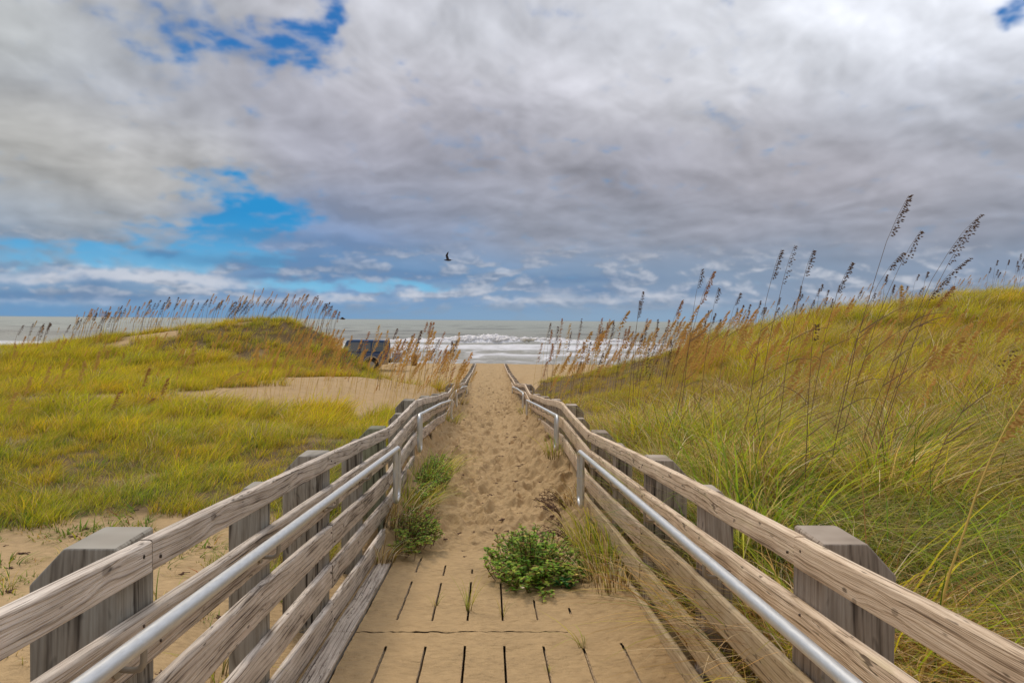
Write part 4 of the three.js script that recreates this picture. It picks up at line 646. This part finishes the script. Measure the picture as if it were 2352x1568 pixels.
  thin(130, () => { const px = 1570 + 780 * r(), d = poly(depR, px) + (r() - 0.5) * 2, p = onGround(at(px, poly(ridgeR, px), d)); return [p.x, p.y, p.z, 0.4 + 0.45 * r(), (r() - 0.5) * 0.8]; });
  vs.forEach((g, k) => { const m = new THREE.InstancedMesh(g, leafMat(0.85), put[k].length); put[k].forEach(([x, y, z, s, rot], i) => { Q4.setFromAxisAngle(UP, rot); M4.compose(V(x, y, z), Q4, V(s, s, s)); m.setMatrixAt(i, M4); const t = 0.8 + 0.4 * r(); m.setColorAt(i, CC.setRGB(t, t * (0.92 + 0.14 * r()), t)); }); m.name = numbered('golden_oat_stand'); m.userData.kind = 'stuff'; m.userData.label = 'golden sea oats crowded over the dune slopes'; scene.add(shadows(m)); });
}

// ---------------------------------------------------------------- the dark vehicle on the beach
{
  const d0 = 50, o = at(857, 857, d0); o.y = EYE + dune(o.x, d0) - 0.03;
  const paint = new THREE.MeshPhysicalMaterial({ color: new THREE.Color(0.02, 0.055, 0.14), roughness: 0.35, clearcoat: 0.8, clearcoatRoughness: 0.1 }), trim = new THREE.MeshStandardMaterial({ color: new THREE.Color(0.26, 0.22, 0.17), roughness: 0.7 }), black = new THREE.MeshStandardMaterial({ color: new THREE.Color(0.02, 0.02, 0.02), roughness: 0.8 }), glass = new THREE.MeshPhysicalMaterial({ color: new THREE.Color(0.10, 0.14, 0.19), roughness: 0.08, clearcoat: 1 }), canvas = new THREE.MeshStandardMaterial({ color: new THREE.Color(0.025, 0.06, 0.14), roughness: 0.85 }), steel = new THREE.MeshStandardMaterial({ color: new THREE.Color(0.35, 0.35, 0.36), roughness: 0.5, metalness: 0.7 });
  const car = thing('beach_vehicle', 'dark blue off-road vehicle with a boxy roof parked on the beach behind the dune', 'car', o);
  const ext = (pts, w, bev = 0.03) => { const s = new THREE.Shape(pts.map(([x, y]) => new THREE.Vector2(x, y))); const g = new THREE.ExtrudeGeometry(s, { depth: w - 2 * bev, bevelEnabled: true, bevelThickness: bev, bevelSize: bev, bevelOffset: -bev, bevelSegments: 3 }); g.translate(0, 0, -w / 2 + bev); return g; };
  const arch = (cx, r, n = 12) => [...Array(n + 1).keys()].map((i) => { const a = Math.PI - (Math.PI * i) / n; return [cx + Math.cos(a) * r, 0.42 + Math.sin(a) * r]; });
  // nose towards -x, tail towards +x
  part('body', ext([[-3.1, 0.45], [-2.77, 0.45], ...arch(-2.35, 0.46).slice(1, -1).map(([x, y]) => [x, y]), [-1.89, 0.42], [-0.46, 0.42], ...arch(0, 0.46).slice(1, -1), [0.46, 0.45], [0.98, 0.48], [1.0, 1.08], [-1.75, 1.12], [-3.05, 1.02], [-3.14, 0.8]], 1.62), paint, car);
  part('soft_top', ext([[0.98, 1.06], [0.94, 1.78], [0.86, 1.87], [-1.35, 1.88], [-1.5, 1.84], [-1.86, 1.1]], 1.5, 0.06), canvas, car);
  for (const z of [0.752, -0.752]) { const wn = (pts) => { const g = ext(pts, 0.03, 0.006); g.translate(0, 0, z); part('window', g, glass, car); }; wn([[0.82, 1.2], [0.8, 1.72], [0.06, 1.74], [0.06, 1.2]]); wn([[-0.06, 1.2], [-0.06, 1.74], [-0.66, 1.75], [-0.66, 1.2]]); wn([[-0.76, 1.2], [-0.76, 1.75], [-1.36, 1.75], [-1.62, 1.2]]); }
  for (const z of [0.83, -0.83]) { for (const [x0, x1] of [[-1.86, -0.5], [0.5, 1.02]]) { const g = new RoundedBoxGeometry(x1 - x0, 0.3, 0.06, 2, 0.02); g.translate((x0 + x1) / 2, 0.58, z); part('side_cladding', g, trim, car); } for (const cx of [0, -2.35]) { const g = new THREE.TorusGeometry(0.48, 0.05, 8, 22, Math.PI); g.translate(cx, 0.42, z); part('wheel_arch', g, trim, car); } }
  for (const cx of [0, -2.35]) for (const z of [0.74, -0.74]) { const g = new THREE.TorusGeometry(0.29, 0.11, 12, 28); g.translate(cx, 0.39, z); const t = part('wheel', g, black, car); const h = new THREE.CylinderGeometry(0.21, 0.23, 0.14, 18); h.rotateX(Math.PI / 2); h.translate(cx, 0.39, z); part('rim', h, steel, t); }
  const bump = new RoundedBoxGeometry(0.14, 0.16, 1.5, 2, 0.04); bump.translate(1.08, 0.62, 0); part('bumper', bump, black, car);
  // carrier on the hitch
  const bars = []; const bar = (a, b, r = 0.018) => { const L = a.distanceTo(b), g = new THREE.CylinderGeometry(r, r, L, 8); g.applyQuaternion(new THREE.Quaternion().setFromUnitVectors(UP, b.clone().sub(a).normalize())); g.translate((a.x + b.x) / 2, (a.y + b.y) / 2, (a.z + b.z) / 2); bars.push(g); };
  for (const z of [-0.6, -0.3, 0, 0.3, 0.6]) bar(V(1.1, 0.68, z), V(2.42, 0.68, z)); for (const x of [1.15, 1.6, 2.0, 2.4]) bar(V(x, 0.68, -0.62), V(x, 0.68, 0.62)); for (let i = 0; i < 6; i++) bar(V(2.12 + i * 0.06, 0.36, 0.62), V(2.12 + i * 0.06, 0.72, 0.62), 0.012); bar(V(1.02, 0.55, 0), V(2.4, 0.6, 0), 0.035);
  bar(V(1.0, 1.86, 0.5), V(1.38, 1.86, 0.5), 0.016); bar(V(1.38, 1.86, 0.5), V(1.68, 1.42, 0.5), 0.02); bar(V(1.68, 1.42, 0.5), V(1.68, 0.7, 0.5), 0.016);
  part('cargo_carrier', mergeGeometries(bars), steel, car);
  const box = thing('cool_box', 'pale blue cool box standing on the carrier behind the dark vehicle', 'cool box', V(o.x + 1.46, o.y + 0.70, o.z + 0.1)); const cb = new RoundedBoxGeometry(0.52, 0.36, 0.8, 3, 0.03); cb.translate(0, 0.18, 0); part('tub', cb, new THREE.MeshStandardMaterial({ color: new THREE.Color(0.22, 0.30, 0.42), roughness: 0.5 }), box); const lid = new RoundedBoxGeometry(0.54, 0.07, 0.82, 3, 0.02); lid.translate(0, 0.395, 0); part('lid', lid, new THREE.MeshStandardMaterial({ color: new THREE.Color(0.55, 0.56, 0.6), roughness: 0.5 }), box);
  const bin = thing('canvas_bag', 'rust brown bag strapped upright at the end of the carrier', 'bag', V(o.x + 2.5, o.y + 0.3, o.z)); const bg = new THREE.LatheGeometry([[0, 0], [0.16, 0.01], [0.2, 0.1], [0.21, 0.5], [0.18, 0.66], [0.08, 0.74], [0.06, 0.8], [0, 0.8]].map(([x, y]) => new THREE.Vector2(x, y)), 18); part('sack', bg, new THREE.MeshStandardMaterial({ color: new THREE.Color(0.22, 0.1, 0.03), roughness: 0.9 }), bin); const st = new THREE.TorusGeometry(0.21, 0.014, 6, 20); st.rotateX(Math.PI / 2); st.translate(0, 0.4, 0); part('strap', st, black, bin);
}

// ---------------------------------------------------------------- gulls
function gull(pos, turn, scale, up, label) {
  const g = thing('gull', label, 'gull', pos); g.rotation.set(0, turn, 0); g.scale.setScalar(scale);
  const dark = new THREE.MeshStandardMaterial({ color: new THREE.Color(0.03, 0.03, 0.04), roughness: 0.8, side: THREE.DoubleSide });
  const b = new THREE.LatheGeometry([[0, -0.24], [0.03, -0.22], [0.055, -0.15], [0.07, -0.05], [0.068, 0.05], [0.05, 0.13], [0.04, 0.17], [0.042, 0.2], [0.028, 0.235], [0.01, 0.25], [0.008, 0.29], [0, 0.3]].map(([x, y]) => new THREE.Vector2(x, y)), 14); b.rotateZ(Math.PI / 2); part('body', b, dark, g); // nose towards -x
  const tail = new THREE.BufferGeometry(); tail.setAttribute('position', new THREE.Float32BufferAttribute([0.2, 0.012, -0.035, 0.2, 0.012, 0.035, 0.36, 0.02, 0.06, 0.36, 0.02, -0.06, 0.2, -0.012, -0.03, 0.2, -0.012, 0.03], 3)); tail.setIndex([0, 1, 2, 0, 2, 3, 4, 2, 5, 4, 3, 2]); tail.computeVertexNormals(); part('tail', tail, dark, g);
  for (const s of [-1, 1]) {
    const pos = [], idx = [], N = 9, lift = up[s < 0 ? 0 : 1];
    for (let i = 0; i <= N; i++) { const t = i / N, ang = lift * (0.85 + 0.25 * Math.sin(t * 3.1)) - (t > 0.55 ? (t - 0.55) * 0.5 * Math.sign(lift) : 0), r = 0.62 * t, y = 0.03 + Math.sin(ang) * r, z = s * (0.03 + Math.cos(ang) * r), sweep = t < 0.45 ? -0.16 * t : -0.072 + (t - 0.45) * 0.34, ch = 0.17 * (1 - Math.pow(t, 2.2)) + 0.008, th = 0.012 * (1 - t) + 0.002; pos.push(-0.1 + sweep, y, z, -0.1 + sweep + ch * 0.4, y + th, z, -0.1 + sweep + ch, y, z, -0.1 + sweep + ch * 0.4, y - th, z); if (i < N) for (let k = 0; k < 4; k++) { const a = i * 4 + k, b2 = i * 4 + (k + 1) % 4; idx.push(a, b2, b2 + 4, a, b2 + 4, a + 4); } }
    const w = new THREE.BufferGeometry(); w.setAttribute('position', new THREE.Float32BufferAttribute(pos, 3)); w.setIndex(idx); w.computeVertexNormals(); part('wing', w, dark, g);
  }
}
gull(at(1029, 597, 62), 0.08, 1.12, [1.25, 1.35], 'dark gull with raised wings flying in the open sky above the sea');
gull(at(787, 732, 60), 0.3, 0.8, [0.25, 0.3], 'small gull gliding level at the sea horizon');

// ---------------------------------------------------------------- plants on and beside the walk
const plantMat = { green: thinLeaf, stalk: new THREE.MeshStandardMaterial({ color: new THREE.Color(0.13, 0.07, 0.035), roughness: 0.9 }), dry: new THREE.MeshStandardMaterial({ color: new THREE.Color(0.10, 0.05, 0.03), roughness: 0.95, side: THREE.DoubleSide }), flower: new THREE.MeshStandardMaterial({ color: new THREE.Color(0.75, 0.6, 0.12), roughness: 0.8, side: THREE.DoubleSide }), pale: new THREE.MeshStandardMaterial({ color: new THREE.Color(0.62, 0.5, 0.33), roughness: 0.9, side: THREE.DoubleSide }) };
const floorAt = (x, d) => EYE + (Math.abs(x) < 0.98 ? walk(x, d) : dune(x, d));
function tuftThing(x, d, o, label, group, name = 'grass_tuft') { const t = thing(name, label, 'grass tuft', V(x, floorAt(x, d) - 0.01, -d), group); part('blades', blades(o.n, o), grassMat, t).userData.kind = 'stuff'; return t; }
function shrub(base, o, label, category, name) { // branching leafy herb
  const r = rng(o.seed), t = thing(name, label, category, base), stalks = [], lp = [], li = [], lc = [], ln = [], tips = [];
  const leaf = (p, dir, l, w, c) => { const s = V(-dir.z, 0.25 * (r() - 0.5), dir.x).normalize().multiplyScalar(w), b = lp.length / 3, m = p.clone().addScaledVector(dir, l * 0.5).add(V(0, l * 0.10, 0)), e = p.clone().addScaledVector(dir, l).add(V(0, -l * 0.18, 0)); for (const q of [p, m.clone().add(s), m.clone().sub(s), e]) { lp.push(q.x, q.y, q.z); lc.push(...c); ln.push(0.15 * dir.x, 0.97, 0.15 * dir.z); } li.push(b, b + 2, b + 1, b + 1, b + 2, b + 3); };
  for (let i = 0; i < o.stalks; i++) {
    const a = r() * 6.283, rad = Math.sqrt(r()), tip = V(Math.cos(a) * rad * o.rx, o.h * (0.35 + 0.75 * r()) * (1 - 0.45 * rad * rad), Math.sin(a) * rad * o.rz).add(V(o.lean ?? 0, 0, 0)), root0 = V(tip.x * (0.1 + 0.7 * r()), 0, tip.z * (0.1 + 0.7 * r())), midp = root0.clone().lerp(tip, 0.5).add(V((r() - 0.5) * 0.12, o.h * (0.05 + 0.4 * r()), (r() - 0.5) * 0.12));
    const c = new THREE.QuadraticBezierCurve3(root0, midp, tip); stalks.push(new THREE.TubeGeometry(c, 6, 0.0028, 4, false)); tips.push(tip);
    const n = o.leaves; for (let k = 0; k < n; k++) { const tt = 0.15 + 0.85 * (k + r()) / n, p = c.getPoint(tt), ang = r() * 6.283, dir = V(Math.cos(ang), 0.15 + 0.6 * r(), Math.sin(ang)).normalize(), v = 0.65 + 0.7 * r(), cc = o.col[Math.floor(r() * o.col.length)].map((q) => q * v); leaf(p, dir, o.leaf * (0.6 + 0.7 * r()) * (1.1 - 0.4 * tt), o.leaf * 0.27, cc); }
  }
  part('stalk', mergeGeometries(stalks), plantMat.stalk, t).userData.kind = 'stuff';
  const g = new THREE.BufferGeometry(); g.setAttribute('position', new THREE.Float32BufferAttribute(lp, 3)); g.setAttribute('color', new THREE.Float32BufferAttribute(lc, 3)); g.setIndex(li); g.computeVertexNormals(); part('foliage', g, plantMat.green, t).userData.kind = 'stuff';
  for (let k = 0; k < (o.flowers ?? 0); k++) { const p = tips[Math.floor(r() * tips.length)], ps = []; for (let q = 0; q < 9; q++) { const f = new THREE.CircleGeometry(0.008, 5); f.scale(1, 0.5, 1); f.translate(0.01, 0, 0); f.rotateX(-1.3); f.rotateY(q / 9 * 6.283); ps.push(f); } const fl = mergeGeometries(ps); fl.translate(p.x, p.y + 0.012, p.z); part('flower', fl, k % 3 === 0 ? plantMat.pale : plantMat.flower, t); }
  return t;
}
const place = (px, py, d) => { const p = at(px, py, d); return V(p.x, floorAt(p.x, d) - 0.01, -d); };
const herb = [[0.20, 0.40, 0.03], [0.32, 0.50, 0.05], [0.11, 0.24, 0.02], [0.45, 0.52, 0.08], [0.3, 0.2, 0.05]];
shrub(place(1225, 1345, 6.25), { seed: 21, stalks: 190, rx: 0.4, rz: 0.75, h: 0.36, leaves: 22, leaf: 0.05, col: herb, flowers: 9 }, 'bushy green plant with small yellow flowers spreading over the sand covered deck', 'plant', 'flowering_plant');
shrub(place(1330, 1372, 6.0), { seed: 22, stalks: 7, rx: 0.06, rz: 0.06, h: 0.22, leaves: 26, leaf: 0.05, col: [[0.26, 0.42, 0.03], [0.2, 0.36, 0.03]] }, 'small upright leafy sprout in front of the flowering plant', 'plant', 'leafy_sprout');
shrub(place(1300, 1385, 5.85), { seed: 23, stalks: 5, rx: 0.05, rz: 0.05, h: 0.09, leaves: 12, leaf: 0.06, col: [[0.06, 0.22, 0.04]] }, 'tiny dark green seedling on the sand before the leafy sprout', 'plant', 'seedling');
shrub(place(930, 1240, 7.4), { seed: 24, stalks: 90, rx: 0.26, rz: 0.75, h: 0.32, leaves: 20, leaf: 0.045, col: herb.map((c) => [c[0], c[1] * 0.85, c[2]]), lean: 0.1 }, 'creeping leafy plant spilling from under the grey railing onto the sand', 'plant', 'creeping_plant');
shrub(place(985, 1120, 9.3), { seed: 25, stalks: 100, rx: 0.22, rz: 1.3, h: 0.36, leaves: 18, leaf: 0.045, col: herb, lean: 0.05 }, 'leafy green growth along the second stretch of the grey railing', 'plant', 'creeping_plant');
const dryTwig = (px, py, d, seed, h, label) => { // dead branching weed
  const r = rng(seed), t = thing('dead_weed', label, 'dead plant', place(px, py, d)), ps = [], bits = [];
  for (let i = 0; i < 9; i++) { const a = Math.PI + (r() - 0.5) * 1.6, e = V(Math.cos(a) * (0.12 + 0.22 * r()), h * (0.3 + 0.7 * r()), Math.sin(a) * 0.2), c = new THREE.QuadraticBezierCurve3(V(), V(e.x * 0.3, h * 0.7, e.z * 0.3), e); ps.push(new THREE.TubeGeometry(c, 6, 0.0026, 4, false)); for (let k = 0; k < 20; k++) { const p = c.getPoint(0.3 + 0.7 * r()), f = new THREE.TetrahedronGeometry(0.006 + 0.008 * r()); f.scale(1, 0.6, 1); f.rotateY(r() * 6); f.translate(p.x + (r() - 0.5) * 0.03, p.y + (r() - 0.5) * 0.03, p.z + (r() - 0.5) * 0.03); bits.push(f); } }
  part('branch', mergeGeometries(ps), plantMat.stalk, t).userData.kind = 'stuff'; part('withered_leaves', mergeGeometries(bits), plantMat.dry, t).userData.kind = 'stuff';
};
dryTwig(1290, 1190, 8.1, 31, 0.22, 'dark withered weed leaning over the sand behind the flowering plant');
dryTwig(1310, 1230, 7.4, 32, 0.26, 'second withered weed rising out of the flowering plant');
dryTwig(1300, 1120, 8.6, 33, 0.22, 'withered weed hanging beside the lower end of the metal handrail');
// grass clumps pushed against the railings
const TG = { max: 0.75, min: 0.25, spread: 0.09, flop: 0.5, lean: -0.05, curl: 0.8, width: 0.006, root, seg: 6 };
[[1390, 1330, 6.3, 110, GREEN, 'dense green clump of grass against the lower boards of the tan railing'], [1405, 1385, 5.75, 80, STRAW, 'dry brown grass clump drooping from the lowest boards of the tan railing'], [1360, 1240, 7.1, 90, GREEN, 'green grass growing behind the flowering plant along the tan railing'], [1385, 1290, 6.6, 70, STRAW, 'straw coloured clump between the two green ones at the tan railing'], [1330, 1130, 8.6, 60, STRAW, 'brown tangle of grass round the foot of the handrail on the tan railing'], [1275, 1045, 10.8, 46, GREEN, 'thin green grass at the foot of the second handrail on the tan railing'], [1205, 945, 20.3, 40, GREEN, 'small green clump under the far handrail of the tan railing']].forEach(([px, py, d, n, pal, label], i) => { const p = at(px, py, d), x = Math.min(p.x, 0.93); tuftThing(x, d, { ...TG, n, pal, seed: 40 + i, lean: -0.1, flop: 0.4, spread: i < 5 ? 0.22 : 0.14, n: i < 5 ? Math.round(n * 1.4) : n, max: pal === STRAW ? 0.45 : 0.7, width: 0.0075 }, label); });
[[905, 1215, 7.9, 90, STRAW, 'golden grass hanging down beside the end of the first handrail'], [950, 1150, 8.5, 100, GREEN, 'green grass below the gap between the two near handrails of the grey railing'], [985, 1080, 9.7, 80, GREEN, 'green grass at the foot of the second handrail on the grey railing'], [1010, 1050, 10.8, 60, GREEN, 'grass fringe under the second handrail of the grey railing'], [880, 1320, 6.7, 44, STRAW, 'dry grass poking from under the lowest board beside the bare side plank'], [1030, 965, 17.8, 40, GREEN, 'small green clump at the far end of the second handrail on the grey railing'], [1058, 925, 25, 36, STRAW, 'small dry clump by the far handrail of the grey railing']].forEach(([px, py, d, n, pal, label], i) => { const p = at(px, py, d), x = Math.max(p.x, -0.9); tuftThing(x, d, { ...TG, n, pal, seed: 60 + i, lean: 0.3, spread: i === 4 ? 0.1 : 0.26, n: i === 4 ? n : n * 2, width: 0.0075, max: i === 4 ? 0.3 : 0.6 }, label); });
// single sprigs in the deck slots
[[2, 5.45, 9, 0.16, 'sprig of grass in the second open slot of the deck'], [3, 5.35, 16, 0.34, 'tallest sprig of grass rising from a slot in the middle of the deck'], [4, 5.2, 9, 0.2, 'sprig of grass in the slot next to the flowering plant'], [6, 4.55, 10, 0.3, 'bent sprig drooping over the end of a near slot beside the deck joint'], [5, 4.2, 4, 0.1, 'tiny yellow sprig in a near slot at the bottom of the deck']].forEach(([c, d, n, h, label], i) => tuftThing(SLOTX[c], d, { n, seed: 90 + i, min: h * 0.4, max: h, spread: 0.02, flop: i === 3 ? 0.9 : 0.45, lean: i === 3 ? -0.4 : 0, curl: i === 3 ? 1.2 : 0.35, width: 0.004, pal: GREEN, root, seg: 6 }, label));
// sprouts on the open sand beside the grey railing
[[165, 1245, 5.9, 14, 0.3, GREEN, 'spiky green sprout in the middle of the open sand beside the grey railing'], [20, 1330, 5.1, 12, 0.22, GREEN, 'green sprout with a few upright blades at the outer edge of the open sand'], [250, 1180, 6.6, 16, 0.3, GREEN, 'pair of arching blades just behind the largest railing post'], [130, 1190, 6.9, 26, 0.26, GREEN, 'tuft of grass on the border between the grass and the open sand'], [330, 1185, 6.3, 40, 0.26, STRAW, 'dead brown clump of grass behind the largest post'], [25, 1480, 4.0, 8, 0.12, STRAW, 'small withered sprout low on the sand before the largest post'], [75, 1500, 3.9, 8, 0.1, STRAW, 'tiny reddish sprout beside the withered one'], [360, 1330, 4.6, 40, 0.36, GREEN, 'grass seen between the first and second boards behind the railing'], [520, 1400, 3.9, 50, 0.4, GREEN, 'arching green grass seen between the lower boards by the second post']].forEach(([px, py, d, n, h, pal, label], i) => { const p = at(px, py, d); if (p.x > -1.3) p.x = -1.32; tuftThing(p.x, d, { n, seed: 110 + i, min: h * 0.45, max: h * 1.1, spread: 0.05 + n * 0.002, flop: 0.7, lean: 0.05, curl: 0.7, width: 0.0055, pal, root, seg: 6 }, label); });
// low vines and leaves scattered over the open sand beside the grey railing
{
  const r = rng(23), N = 120, m = new THREE.InstancedMesh(tufts.creep[0], grassMat, N);
  for (let i = 0; i < N; i++) { const p = at(-60 + 460 * r(), 1160 + 380 * Math.pow(r(), 1.4), 6), d = lerp(7.0, 3.5, clamp((-(p.y - EYE) - 1.4) / 2, 0, 1)) + (r() - 0.5), x = Math.min(-1.35, -1.4 - 3.6 * r()), s = 0.35 + 0.9 * r() * r(); M4.compose(V(x, EYE + dune(x, d) - 0.01, -d), Q4.setFromAxisAngle(UP, r() * 6), V(s, s * 0.8, s)); m.setMatrixAt(i, M4); const t = 0.7 + 0.5 * r(); m.setColorAt(i, CC.setRGB(t * (r() < 0.3 ? 1.6 : 1), t, t)); }
  m.name = 'creeping_vine'; m.userData.kind = 'stuff'; m.userData.label = 'low vine leaves scattered on the open sand beside the grey railing'; scene.add(shadows(m));
}
// scraps of dry weed strewn on the sand
{
  const r = rng(17), g = []; for (let k = 0; k < 7; k++) { const c = new THREE.QuadraticBezierCurve3(V((r() - 0.5) * 0.1, 0.004, (r() - 0.5) * 0.06), V((r() - 0.5) * 0.1, 0.03 * r(), (r() - 0.5) * 0.08), V((r() - 0.5) * 0.14, 0.006, (r() - 0.5) * 0.1)); g.push(new THREE.TubeGeometry(c, 5, 0.003 + 0.003 * r(), 4, false)); }
  const N = 300, m = new THREE.InstancedMesh(mergeGeometries(g), plantMat.dry, N); let i = 0;
  while (i < N) { const onWalk = r() < 0.8, x = onWalk ? (r() * 2 - 1) * 0.9 : -1.4 - r() * 4, d = onWalk ? 7 + Math.pow(r(), 1.2) * 30 : 3.5 + r() * 4; M4.compose(V(x, floorAt(x, d), -d), Q4.setFromAxisAngle(UP, r() * 6), V(1, 1, 1).multiplyScalar(onWalk ? 0.35 + 0.8 * r() * r() + d * 0.012 : 0.3 + 0.6 * r())); m.setMatrixAt(i++, M4); }
  m.name = 'weed_scraps'; m.userData.kind = 'stuff'; m.userData.label = 'dark scraps of dry weed strewn over the sand'; scene.add(shadows(m));
}

renderer.render(scene, camera);
